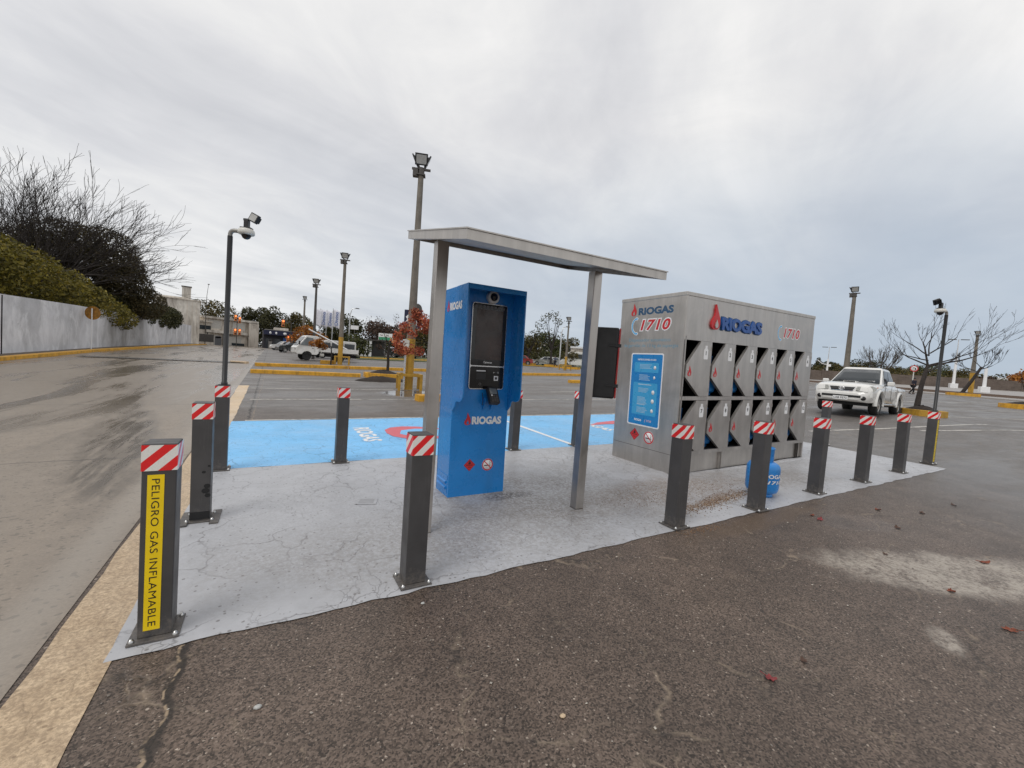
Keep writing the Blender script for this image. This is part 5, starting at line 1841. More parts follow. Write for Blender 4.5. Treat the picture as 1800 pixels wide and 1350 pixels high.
bare_tree('red_leafed_tree', 'small tree with red autumn leaves behind the left canopy post', (5.75, 11.2, gz(5.75, 11.2)), [(0, 0, -.1, .09), (0, 0, .9, .08), (-.05, 0, 1.75, .07)],
          [((0, 0, 1.6), (-1, .35, .10), .62, .04, 3), ((0, 0, 1.7), (-.9, .4, .40), .60, .04, 3), ((0, 0, 1.7), (-.7, -.3, .35), .55, .035, 3), ((0, 0, 1.6), (.8, .1, .35), .6, .035, 3), ((0, 0, 1.7), (.3, .7, .4), .6, .035, 3), ((0, 0, 1.65), (-1.0, .1, .25), .72, .035, 3)], 45,
          leaves=(4200, .045, M_L_RED, .17), upb=.02, minr=.005)
# orange shrubs by the truck
leafy_tree('orange_shrub', 'orange leafed young tree in front of the flatbed of the white truck', (3.9, 29.3, gz(3.9, 29.3)), [(-1.0, 0, 1.40, .48, .45, .28), (-.6, 0, 1.25, .40, .4, .25), (-.8, .1, 1.6, .3, .3, .2)], 800, .075, M_L_ORANGE, 1.3, .045, 51, cat='tree', limbs=2)
leafy_tree('orange_shrub', 'wide orange and red tree behind the cab of the white truck', (3.2, 43.6, gz(3.2, 43.6)), [(-.3, 0, 2.35, 1.1, 1.0, .7), (.8, 0, 2.1, 1.0, .9, .5), (-1.1, 0, 1.7, .8, .8, .4), (.0, 0, 2.75, .6, .6, .4)], 1500, .10, M_L_ORANGE, 1.5, .08, 52)
# tree row in the gap
leafy_tree('sparse_tree', 'tall sparse tree with scattered dark leaves in the gap behind the kiosk', (36.4, 48.7, gz(36.4, 48.7)), [(-2.2, 0, 6.0, 1.0, 1, .8), (-1.2, 0, 7.2, .9, .9, .7), (0, 0, 7.8, 1.0, 1, .6), (.9, 0, 6.8, .9, .9, .7), (1.4, 0, 4.8, .7, .7, .6), (-.6, 0, 5.2, .7, .7, .6), (2.0, 0, 4.0, .5, .5, .4)], 420, .15, M_L_DARK, 3.0, .17, 61, limbs=9, bark=M_BARK)
leafy_tree('sparse_tree', 'sparse dark tree right beside the kiosk edge in the gap', (34.7, 52.4, gz(34.7, 52.4)), [(0, 0, 4.2, 1.5, 1.5, 1.0), (1.2, 0, 5.0, 1.0, 1, .6), (-1, 0, 3.6, 1, 1, .8)], 420, .15, M_L_DARK, 2.2, .17, 62, limbs=6)
leafy_tree('planter_bush', 'small green and red bush in a yellow planter near the canopy post', (33.8, 40.6, gz(33.8, 40.6)), [(0, 0, 1.6, 1.1, 1, .7), (.6, 0, 1.9, .7, .7, .5)], 500, .11, M_L_MIXED, 1.2, .05, 63, cat='bush', limbs=3)
for (x, y, lab) in ((36.3, 48.2, 'yellow planter at the foot of the tall sparse tree'), (34.5, 51.9, 'yellow planter at the foot of the dark tree near the kiosk'), (33.7, 40.2, 'yellow planter under the small bush near the canopy post')):
    planter((x, y, gz(x, y)), 1.2, .28, lab)

# leafless tree in the near right planter
planter((23.7, 3.68, gz(23.7, 3.68)), .76, .24, 'octagonal yellow concrete planter right of the white pickup', ang=R(10), mat_=M_YOLD, soil=True)
T0 = Vector((24.0, 3.95, gz(24, 3.95)))
tk = [(0, 0, -.1, .13), (.08, .0, .55, .10), (.18, -.02, 1.2, .085), (.30, -.06, 1.75, .075), (.42, -.08, 2.1, .06)]
lm = [((.41, -.08, 2.05), (.5, -.62, .30), 1.5, .042, 4), ((.42, -.08, 2.1), (-.05, .1, 1.0), 1.0, .042, 4), ((.30, -.06, 1.75), (.62, -.75, .42), 1.35, .034, 4), ((.42, -.08, 2.1), (-.45, .72, .42), .95, .034, 4),
      ((.42, -.08, 2.3), (-.55, .85, .2), .95, .027, 3), ((.42, -.1, 2.1), (.6, -.85, .42), 1.45, .032, 4), ((.42, -.08, 2.5), (.15, .2, .8), 1.0, .027, 3), ((.42, -.08, 2.5), (-.45, .62, .6), .95, .028, 4), ((.42, -.1, 2.6), (.3, -.45, .6), 1.05, .027, 3)]
bare_tree('bare_tree', 'leafless spreading tree growing in the octagonal yellow planter', T0, tk, lm, 77, kids=(2, 3), upb=.06, spread=.58, minr=.0055, keep=.66, bark=M_BARK)
bare_tree('bare_tree', 'small dark leafless tree leaning beside the yellow based pole on the right', (72.5, 13.9, gz(72.5, 13.9)), [(0, 0, 0, .2), (.5, -.7, 1.8, .17), (1.0, -1.3, 3.6, .13)],
          [((.9, -1.2, 3.3), (.9, -1.2, .25), 1.15, .06, 4), ((.8, -1.1, 3.0), (-.9, 1.2, .4), 1.1, .05, 4), ((1.0, -1.3, 3.5), (.5, -.8, .7), 1.05, .05, 4), ((1.0, -1.3, 3.5), (-.4, .7, .8), 1.0, .05, 4)], 78, minr=.02, bark=M_BARK)
planter((72.3, 13.6, gz(72.3, 13.6)), 1.5, .35, 'yellow planter at the foot of the small leaning tree', sx=1.0)
planter((44.3, 4.4, gz(44.3, 4.4)), 1.1, .30, 'low yellow planter at the right picture edge', sx=1.0)
bare_tree('thin_tree', 'thin tree with a few pale leaves at the right picture edge', (44.8, 4.2, gz(44.8, 4.2)), [(0, 0, 0, .09), (.1, -.1, .9, .07)], [((.1, -.1, .8), (-.6, .5, .6), .9, .03, 2), ((.1, -.1, .9), (.6, -.5, .8), .9, .03, 2), ((.1, -.1, .7), (.1, .1, 1), 1.0, .03, 2)], 79, leaves=(110, .09, M_L_ORANGE, .3), minr=.012)

# ------------------------------------------------------------------ flags, totem, small structures
fm = None
for i, (x, y, lab) in enumerate(((4.5, 55.2, 'leftmost white flag left of the dark floodlight pole'), (5.25, 56.0, 'white flag partly behind the dark floodlight pole'), (6.1, 57.0, 'white printed flag between the dark pole and the rightmost flag'), (6.3, 51.9, 'rightmost white printed flag, nearest of the row'))):
    t = thing('flag', lab, 'flag', (x, y, gz(x, y)), (0, 0, R(-20)), 'white flags on poles')
    hh = 5.9 if i < 3 else 5.75
    MB().lathe([(.05, -.1), (.04, hh)], 8).build('flagpole', M_ALU, t)
    v, f = [], []
    nx, nz = 6, 10
    for a in range(nx+1):
        for b_ in range(nz+1):
            u = a/nx
            v.append((.05+u*.82, .10*math.sin(u*5+b_*.35), hh-2.2+2.12*b_/nz-u*u*.30))
    for a in range(nx):
        for b_ in range(nz):
            k = a*(nz+1)+b_
            f.append((k, k+1, k+nz+2, k+nz+1))
    c = MB().add(v, f, 0, True).build('cloth', M_FLAG, t)
    sd = c.modifiers.new('thick', 'SOLIDIFY')
    sd.thickness = .01
    if i > 0:
        text('flag_lettering', 'Divino', c, frame((.46, -.13, hh-1.2), (0, 0, 1), (-1, 0, 0)), M_NAVY, w=1.6, h=.40, bold=.01)
tt = thing('totem_sign', 'dark shop totem with round top and white symbols behind the tall pole', 'sign', (20.4, 67.1, gz(20.4, 67.1)), (0, 0, R(-30)))
MB().box(-.25, .25, -.2, .2, -.2, 5.0).build('column', M_STEELD, tt)
pn = MB().box(-1.45, 1.45, -.22, .22, 5.0, 7.9).build('sign_panel', M_AWN, tt)
MB().lathe([(.75, -.2), (.75, .2)], 18, lambda x, y, z: (.65+x, z, 8.1+y*1.25)).build('round_top', M_STEELD, tt)
MB().prism([(-.9, -.7), (-.5, -.2), (-.8, .2), (-.2, .8), (.1, .4), (-.1, -.3), (.0, -.8), (-.4, -.5)], lambda a, b, d: (a-.4, d, b+6.5), -.228, -.221).build('white_symbol', M_WHITE, pn)
MB().prism([(.2, .9), (.45, .9), (.5, -.3), (.75, -.7), (.4, -1.0), (.15, -.4)], lambda a, b, d: (a+.2, d, b+6.3), -.228, -.221).build('white_symbol', M_WHITE, pn)
sh = thing('bus_shelter', 'small dark shelter with white panels beyond the grass verge', 'shelter', (12.6, 59.8, gz(12.6, 59.8)), (0, 0, R(-28)))
MB().box(-1.6, 1.6, -.7, .9, 2.3, 2.5).build('roof', M_STEELD, sh)
MB().box(-1.5, 1.5, .8, .9, 0, 2.29).build('back_wall', M_GREY, sh)
for x in (-1.3, -.7, -.1):
    MB().box(x-.18, x+.18, -.6, -.5, 0, 2.29).build('white_panel', M_WHITE, sh)
gsn = thing('shop_sign', 'white and green sign board on a post behind the thin dark tree', 'sign', (13.1, 53.8, gz(13.1, 53.8)), (0, 0, R(-28)))
MB().lathe([(.08, 0), (.08, 2.4)], 8).build('post', M_STEELD, gsn)
b_ = MB().box(-.95, .95, -.08, .08, 2.4, 3.3).build('board', M_WHITE, gsn)
MB().box(-.9, .9, -.09, -.081, 2.42, 2.8).build('green_band', M_GREEN, b_)
ws = thing('shop_sign', 'small white sign board above the bushes beside the white truck', 'sign', (11.0, 66, gz(11, 66)), (0, 0, R(-28)))
MB().lathe([(.08, 0), (.08, 4.0)], 8).build('post', M_STEELD, ws)
MB().box(-.6, .6, -.08, .08, 4.0, 4.6).build('board', M_WHITE, ws)
hb = thing('white_house', 'white house with flat roof behind the sparse tree in the gap', 'house', (57, 80.7, gz(57, 80.7)), (0, 0, R(-35)))
MB().box(-2.2, 2.2, 0, 5, -.3, 3.0).box(-1.6, .8, 0, 4, 3.0, 5.0).build('wall', M_PLAST, hb)
MB().box(-2.4, 2.4, -.4, 5, 3.0, 3.15).build('roof_edge', M_WHITE, hb)
simple_window(hb, .9, 1.6, 1.2, 1.2, 0)
simple_window(hb, -.4, 3.9, 1.0, .9, 0)
hb2 = thing('terrace_house', 'pale house with stepped balconies behind the slim pole in the gap', 'house', (64, 76, gz(64, 76)), (0, 0, R(-38)))
MB().box(-2.4, 2.0, 0, 5, -.3, 4.4).build('wall', M_PLAST2, hb2)
for z in (1.5, 2.8, 4.1):
    MB().box(-2.5, 2.1, -.6, -.003, z, z+.4).build('balcony', M_WHITE, hb2)
bk = leafy_tree('low_hedge', 'long dark hedge line beyond the grass verge', (24, 62, gz(24, 62)), [(-9+2.2*i, 4.5-.55*2.2*i*.9, 1.0, 1.6, 1.2, 1.3+.3*(i % 3)) for i in range(11)], 5200, .18, M_L_DARK, .8, .08, 88, cat='hedge', limbs=2)
leafy_tree('round_bush', 'rounded green bush right of the white truck', (9.4, 55.5, gz(9.4, 55.5)), [(0, 0, 1.6, 1.6, 1.4, 1.4), (1.2, 0, 1.3, 1.2, 1.2, 1.0)], 1300, .16, M_L_GREEN, 1.0, .08, 89, cat='bush', limbs=2)
leafy_tree('low_hedge', 'low dark hedge line behind the cars seen in the gap', (56, 62, gz(56, 62)), [(-8+2.2*i, 5-1.5*i, 1.2, 1.8, 1.4, 1.4+.4*(i % 2)) for i in range(8)], 3600, .2, M_L_GREEN, .8, .08, 90, cat='hedge', limbs=2)
leafy_tree('low_hedge', 'long hedge line along the top of the brown wall on the right', (170, 52, gz(170, 52)), [(-20+6*i, 14-4*i, 2.2, 4.5, 3.5, 2.0+.6*(i % 3)) for i in range(9)], 5200, .34, M_L_MIXED, 1, .1, 91, cat='hedge', limbs=2)


# ------------------------------------------------------------------ vehicles
def boolean_cut(o, cutter):
    md = o.modifiers.new('cut', 'BOOLEAN')
    md.operation = 'DIFFERENCE'
    md.object = cutter
    md.solver = 'EXACT'
    dg = bpy.context.evaluated_depsgraph_get()
    dg.update()
    me = bpy.data.meshes.new_from_object(o.evaluated_get(dg))
    o.modifiers.clear()
    o.data = me
    bpy.data.objects.remove(cutter)


def wheel(parent, x, y, r, w, side, rimmat=None, spokes=6):
    """wheel as a part with tyre and rim; side = +1 left, -1 right"""
    fn = lambda a, b, c: (x+a, y+side*c, r+b)
    k = w/2
    wh = MB().lathe([(r*.60, -k), (r*.92, -k), (r, -k*.7), (r, k*.7), (r*.92, k), (r*.66, k*.98), (r*.62, k*.7)], 28, fn).build('wheel', M_TYRE, parent)
    mb = MB().lathe([(r*.63, -k*.6), (r*.645, k*.85), (r*.60, k*.80), (r*.56, k*.4), (r*.20, k*.45), (r*.18, k*.72), (0, k*.75)], 24, fn)
    for i in range(spokes):
        a = 2*math.pi*i/spokes
        c, s_ = math.cos(a), math.sin(a)
        pts = [(.15*r, -.07*r), (.60*r, -.10*r), (.60*r, .10*r), (.15*r, .07*r)]
        mb.prism([(p*c-q*s_, p*s_+q*c) for p, q in pts], lambda u, v, d: fn(u, v, d), k*.45, k*.76)
    mb.build('rim', rimmat or M_RIM, wh)
    return wh


def mirror_y(pts):
    return [(x, -y, z) for x, y, z in pts]


def panel(name, pts, mat_, parent, th=.006):
    """thin plate from 3d points (planar-ish quad/polygon), thickness along its normal"""
    p = [Vector(q) for q in pts]
    n = Vector((0, 0, 0))
    for i in range(len(p)):
        n += p[i].cross(p[(i+1) % len(p)])
    n.normalize()
    mb = MB()
    k = len(p)
    v = [q-n*th*.5 for q in p]+[q+n*th*.5 for q in p]
    mb.add(v, [list(range(k))[::-1], list(range(k, 2*k))]+[(i, (i+1) % k, k+(i+1) % k, k+i) for i in range(k)])
    return mb.build(name, mat_, parent)


def make_pickup():
    t = thing('pickup_truck', 'white double cab pickup with dark bonnet scoop and grille facing the camera', 'pickup', (20.88, 4.74, gz(20.88, 4.74)+.0), (0, R(-1.0), R(187.5)))

    def sec(x, zb, yb, ym, zm, ys, zs, yt, zt, ztc):
        h = [(0, zb), (yb, zb), (ym, zm), (ys, zs), (yt, zt), (yt*.55, (zt+ztc)/2+.012), (0, ztc)]
        return [(x, y, z) for y, z in h] + [(x, -y, z) for y, z in h[-2:0:-1]]
    S_ = [sec(2.66, .50, .46, .58, .58, .56, .68, .48, .72, .73), sec(2.60, .44, .62, .74, .60, .72, .72, .62, .77, .785), sec(2.545, .42, .70, .80, .61, .79, .80, .70, .96, .985), sec(2.44, .42, .76, .85, .62, .835, .88, .74, 1.02, 1.045),
          sec(2.15, .44, .83, .885, .66, .87, .92, .77, 1.06, 1.11), sec(1.6, .46, .85, .895, .70, .89, .97, .79, 1.11, 1.17), sec(1.12, .46, .85, .885, .70, .885, 1.0, .80, 1.135, 1.20),
          sec(.2, .46, .85, .885, .70, .885, 1.0, .80, 1.13, 1.16), sec(-1.02, .46, .85, .885, .70, .885, 1.0, .80, 1.13, 1.14), sec(-1.06, .46, .85, .885, .70, .885, 1.0, .83, 1.10, 1.095),
          sec(-2.55, .50, .84, .875, .72, .875, 1.0, .82, 1.10, 1.095), sec(-2.66, .55, .80, .84, .75, .84, 1.0, .80, 1.08, 1.08)]
    body = MB().loft(S_, smooth=False).build('body', M_WPAINT, t, merge=True)
    cm_ = MB()
    for x in (1.6, -1.485):
        cm_.lathe([(.455, -1.2), (.455, 1.2)], 28, lambda a, b, c, x=x: (x+a, c, .40+b))
    cut = cm_.build('cut', M_DARK)
    cut.parent = t
    boolean_cut(body, cut)
    b = body.modifiers.new('bevel', 'BEVEL')
    b.width = .02
    b.segments = 2
    b.limit_method = 'ANGLE'
    b.angle_limit = R(25)
    for p in body.data.polygons:
        p.use_smooth = True
    # wheel arch liners and flares
    for x in (1.6, -1.485):
        MB().lathe([(.45, -.84), (.45, .84)], 24, lambda a, b_, c: (x+a, c, .40+b_)).build('wheel_well', M_DARK, t) if False else None
        for s in (-1, 1):
            fl = MB()
            arc = [R(-8+196*k/18) for k in range(19)]
            secs = []
            for a in arc:
                c, s_ = math.cos(a), math.sin(a)
                secs.append([(x+.455*c, s*.80, .40+.455*s_), (x+.455*c, s*.925, .40+.455*s_), (x+.50*c, s*.925, .40+.50*s_), (x+.54*c, s*.885, .40+.54*s_), (x+.53*c, s*.80, .40+.53*s_)])
            fl.loft(secs, smooth=True)
            fl.build('wheel_arch', M_WPAINT, t)
    MB().box(-2.5, 2.35, -.70, .70, .30, .47).box(1.1, 2.1, -.80, .80, .55, .95).box(-2.0, -.98, -.80, .80, .55, .95).build('chassis', M_DARK, t)
    # cabin
    zb, zr = 1.13, 1.745
    base = [(1.10, .79), (-1.03, .80)]
    roof = [(.26, .60), (-.86, .60)]

    def ring(k, bow=0.0):
        """k 0 base .. 1 roof"""
        out = []
        f0 = base[0][0]+(roof[0][0]-base[0][0])*k
        r0 = base[1][0]+(roof[1][0]-base[1][0])*k
        yb = base[0][1]+(roof[0][1]-base[0][1])*k
        z = zb+(zr-zb)*k
        for y, e in ((-1, .0), (-.75, .05), (0, .075), (.75, .05), (1, .0)):
            out.append((f0+e, y*yb, z))
        for y, e in ((1, 0), (.75, -.02), (0, -.03), (-.75, -.02), (-1, 0)):
            out.append((r0+e, y*yb, z))
        return out
    top = [(x*.93-.02, y*.90, z+.045) for x, y, z in ring(1)]
    cab = MB().loft([ring(-.06), ring(.5), ring(1), top], smooth=False).build('cab', M_WPAINT, t, merge=True, bevel=.03, seg=3)

    def on_face(a, b, c, d, u, v, off):
        a, b, c, d = (Vector(q) for q in (a, b, c, d))
        p = (a*(1-u)+b*u)*(1-v)+(d*(1-u)+c*u)*v
        n = (b-a).cross(d-a).normalized()
        return p+n*off
    # windshield, following the bow of the front
    def front(y, k, off):
        f0 = base[0][0]+(roof[0][0]-base[0][0])*k
        yb = base[0][1]+(roof[0][1]-base[0][1])*k
        e = .075*(1-y*y)
        return (f0+e+off*.6, y*yb, zb+(zr-zb)*k+off*.8)
    v, f = [], []
    nu = 8
    for j, k in enumerate((.03, .35, .68, .93)):
        for i in range(nu+1):
            v.append(front(-.93+1.86*i/nu, k, .014))
    for j in range(3):
        for i in range(nu):
            q = j*(nu+1)+i
            f.append((q, q+1, q+nu+2, q+nu+1))
    ws_ = MB().add(v, f, 0, True).build('windscreen', M_GLASS, t)
    sd = ws_.modifiers.new('thick', 'SOLIDIFY')
    sd.thickness = .006
    for s in (-1, 1):
        A0, B0 = (base[0][0], s*base[0][1], zb), (base[1][0], s*base[1][1], zb)
        C0, D0 = (roof[1][0], s*roof[1][1], zr), (roof[0][0], s*roof[0][1], zr)
        o_ = .008 if s < 0 else -.008
        q = lambda u, v_: on_face(A0, B0, C0, D0, u, v_, -o_ if s > 0 else -o_)
        sg_ = -1 if s > 0 else -1
        off = .009
        def sidept(u, v_):
            p = on_face(A0, B0, C0, D0, u, v_, 0)
            return p+Vector((0, s*off, off*.35))
        for (u0, u1, w0, w1) in ((.16, .50, .10, .50), (.54, .92, .53, .86)):
            panel('side_window', [sidept(u0, .06), sidept(u1, .06), sidept(w1, .90), sidept(w0, .90)], M_GLASS, t)
        # front quarter filler is painted; door seams, handles
        for x in (.98, .02, -.93):
            MB().box(x-.004, x+.004, s*.885, s*.893, .55, 1.10).build('door_seam', M_STEELD, t)
        for x in (.20, -.72):
            MB().box(x-.09, x+.09, s*.885, s*.915, .93, .965).build('door_handle', M_WPAINT, t, bevel=.008)
        mr = MB().box(.76, .90, s*.90, s*1.10, 1.10, 1.26).build('mirror', M_WPAINT, t, bevel=.04, seg=3)
        MB().box(.752, .759, s*.92, s*1.08, 1.12, 1.24).build('mirror_glass', M_GLASSL, mr)
        MB().tube([(.83, s*.80, 1.10), (.83, s*.92, 1.12)], .025, 6).build('mirror_arm', M_BLACK, mr)
        MB().tube([(1.1, s*.86, .40), (-.95, s*.86, .40)], .045, 8).build('side_step', M_ALU, t)
        # headlamp: a wedge wrapped round the front corner
        hl = [(2.55, s*.42, .97), (2.595, s*.40, .83), (2.555, s*.72, .785), (2.36, s*.865, .82), (2.17, s*.893, .96), (2.38, s*.80, 1.015)]
        mb = MB()
        kk = len(hl)
        inner = [(x-.12, y*.86, z) for x, y, z in hl]
        outer = [(x+.035, y*1.022, z) for x, y, z in hl]
        mb.add(inner+outer, [list(range(kk)), list(range(kk, 2*kk))]+[(i, (i+1) % kk, kk+(i+1) % kk, kk+i) for i in range(kk)])
        mb.build('headlight', M_HEADL, t, bevel=.01)
        MB().lathe([(.075, 0), (.075, .02), (.055, .03), (0, .03)], 16, lambda a, b_, c: (2.615+c, s*.64+a, .565+b_)).build('fog_light', M_BLACKG, t)
        MB().box(2.05, 2.14, s*.885, s*.899, .96, 1.0).build('indicator', M_AMBER, t)
        # tail lamps
        MB().box(-2.67, -2.60, s*.68, s*.82, .78, 1.04).build('tail_light', M_RED, t)
        for x in (1.6, -1.485):
            wheel(t, x, s*.765, .375, .25, s)
    # grille with chrome surround, lower intake
    gr = MB().prism([(-.40, .955), (.40, .955), (.33, .80), (-.33, .80)], lambda a, b_, d: (2.595-abs(a)*.04+d-.33*(b_-.8), a, b_), 0, .035).build('grille', M_CHROME, t, bevel=.012)
    MB().prism([(-.375, .945), (.375, .945), (.31, .812), (-.31, .812)], lambda a, b_, d: (2.632-abs(a)*.04+d-.33*(b_-.8), a, b_), 0, .006).build('grille_mesh', M_BLACK, gr)
    MB().box(2.605, 2.626, -.30, .30, .845, .858).build('grille_bar', M_STEELD, gr)
    em = MB()
    for (rx_, rz_, cz_) in ((.085, .055, 0), (.035, .053, 0), (.06, .02, .024)):
        pts = [(2.622, rx_*math.cos(a*math.pi/10), .885+cz_+rz_*math.sin(a*math.pi/10)) for a in range(21)]
        em.tube(pts, .010, 6, cap=False)
    em.build('emblem', M_CHROME, gr)
    MB().box(2.60, 2.674, -.57, .57, .575, .655).build('lower_intake', M_BLACK, t, bevel=.01)
    np_ = MB().box(2.675, 2.684, -.22, .22, .475, .605).build('number_plate', M_WHITE, t)
    text('plate_lettering', 'LAB 9372', np_, frame((2.6845, 0, .54), (0, 1, 0), (0, 0, 1)), M_INK, w=.38, h=.075, bold=.015)
    MB().box(1.45, 1.78, -.19, .19, 1.14, 1.192).build('bonnet_scoop', M_WPAINT, t, bevel=.012)
    MB().box(1.7805, 1.786, -.165, .165, 1.152, 1.186).build('scoop_opening', M_BLACK, t)
    for s in (-1, 1):
        MB().tube([(1.16, s*.15, 1.205), (1.05, s*.52, 1.235)], .010, 5).build('wiper', M_BLACK, t)
    MB().box(-2.60, -1.10, -.80, .80, 1.096, 1.102).build('bed_floor', M_DARK, t)
    MB().box(-2.78, -2.67, -.78, .78, .52, .64).build('rear_bumper', M_CHROME, t, bevel=.01)
    return t


make_pickup()


def make_flatbed():
    x0, y0 = 3.78, 35.04
    t = thing('flatbed_truck', 'small white flatbed truck with drop sides parked beyond the yellow kerbs', 'truck', (x0, y0, gz(x0, y0)), (0, 0, R(190.2)))
    prof = [(2.02, .46), (2.14, .58), (2.12, .98), (2.0, 1.12), (1.42, 1.90), (1.28, 1.97), (.58, 1.97), (.46, 1.9), (.44, .60), (.60, .46)]
    cb = MB().prism(prof, lambda a, b, d: (a, d*(1-.10*max(0, b-1.1)/.87), b), -.84, .84).build('cab', M_WPAINT, t, merge=True)
    cut = MB().lathe([(.40, -1.2), (.40, 1.2)], 24, lambda a, b, c: (1.3+a, c, .32+b)).build('cut', M_DARK)
    cut.parent = t
    boolean_cut(cb, cut)
    bv = cb.modifiers.new('bevel', 'BEVEL')
    bv.width = .045
    bv.segments = 3
    bv.limit_method = 'ANGLE'
    yy = lambda b: .845*(1-.10*max(0, b-1.1)/.87)+.004
    panel('windscreen', [(2.0, -.74, 1.16), (2.0, .74, 1.16), (1.46, .68, 1.86), (1.46, -.68, 1.86)], M_GLASS, t, .03)
    for s in (-1, 1):
        w_ = panel('side_window', [(1.84, s*yy(1.15), 1.18), (.86, s*yy(1.15), 1.15), (.88, s*yy(1.82), 1.80), (1.36, s*yy(1.82), 1.82)], M_GLASSL, t, .01)
        MB().box(.745, .755, s*.843, s*.848, .62, 1.88).build('door_seam', M_STEELD, t)
        MB().box(.84, .96, s*.843, s*.862, .95, .99).build('door_handle', M_BLACK, t)
        MB().box(1.88, 1.96, s*.86, s*1.04, 1.2, 1.5).build('mirror', M_BLACK, t, bevel=.02)
        MB().box(2.10, 2.15, s*.50, s*.78, .78, .95).build('headlight', M_HEADL, t, bevel=.01)
        wheel(t, 1.3, s*.70, .32, .2, s, M_TYRE, 5)
        wheel(t, -1.3, s*.70, .30, .3, s, M_STEELD, 5)
        sd_ = MB()
        for k in range(3):
            sd_.box(-2.72, .28, s*.86-.015, s*.86+.015, .74+k*.118, .74+k*.118+.112)
        sd_.build('drop_side', M_WPAINT, t, bevel=.005)
        for x in (-.75, -2.7, .25):
            MB().box(x-.025, x+.025, s*.862-.03, s*.862+.03, .68, 1.12).build('side_post', M_CREAMW, t)
    MB().box(-2.72, .28, -.84, .84, .66, .735).build('bed_floor', M_STEELD, t)
    MB().box(-2.74, -2.72, -.84, .84, .74, 1.09).build('tailgate', M_WPAINT, t)
    MB().box(.30, .36, -.80, .80, .74, 1.75).build('headboard', M_WPAINT, t) if False else None
    MB().box(-2.7, 1.2, -.42, .42, .36, .65).box(-2.9, -2.7, -.8, .8, .42, .56).build('chassis', M_DARK, t)
    MB().lathe([(.16, -.35), (.16, .35)], 12, lambda a, b, c: (.15+c*.4, .62+a, .50+b)).build('fuel_tank', M_CREAMW, t)
    fr_ = MB()
    for s in (-1, 1):
        fr_.tube([(.32, s*.78, .74), (.32, s*.78, 1.85)], .025, 6)
    fr_.tube([(.32, -.78, 1.85), (.32, .78, 1.85)], .025, 6)
    fr_.build('ladder_rack', M_CREAMW, t)
    return t


tr = make_flatbed()
o = MB().tube([(2.75, 33.85, gz(3, 34)+2.45), (5.55, 33.5, gz(5.5, 34)+1.05)], .05, 8).build('white_pipe', M_WHITE)
MB().tube([(2.75, 33.85, gz(3, 34)+2.45), (2.66, 33.86, gz(3, 34)+2.50)], .065, 8).build('pipe_cap', M_CREAMW, o)
tag(o, 'long white pipe slanting across the flatbed of the white truck', 'pipe')


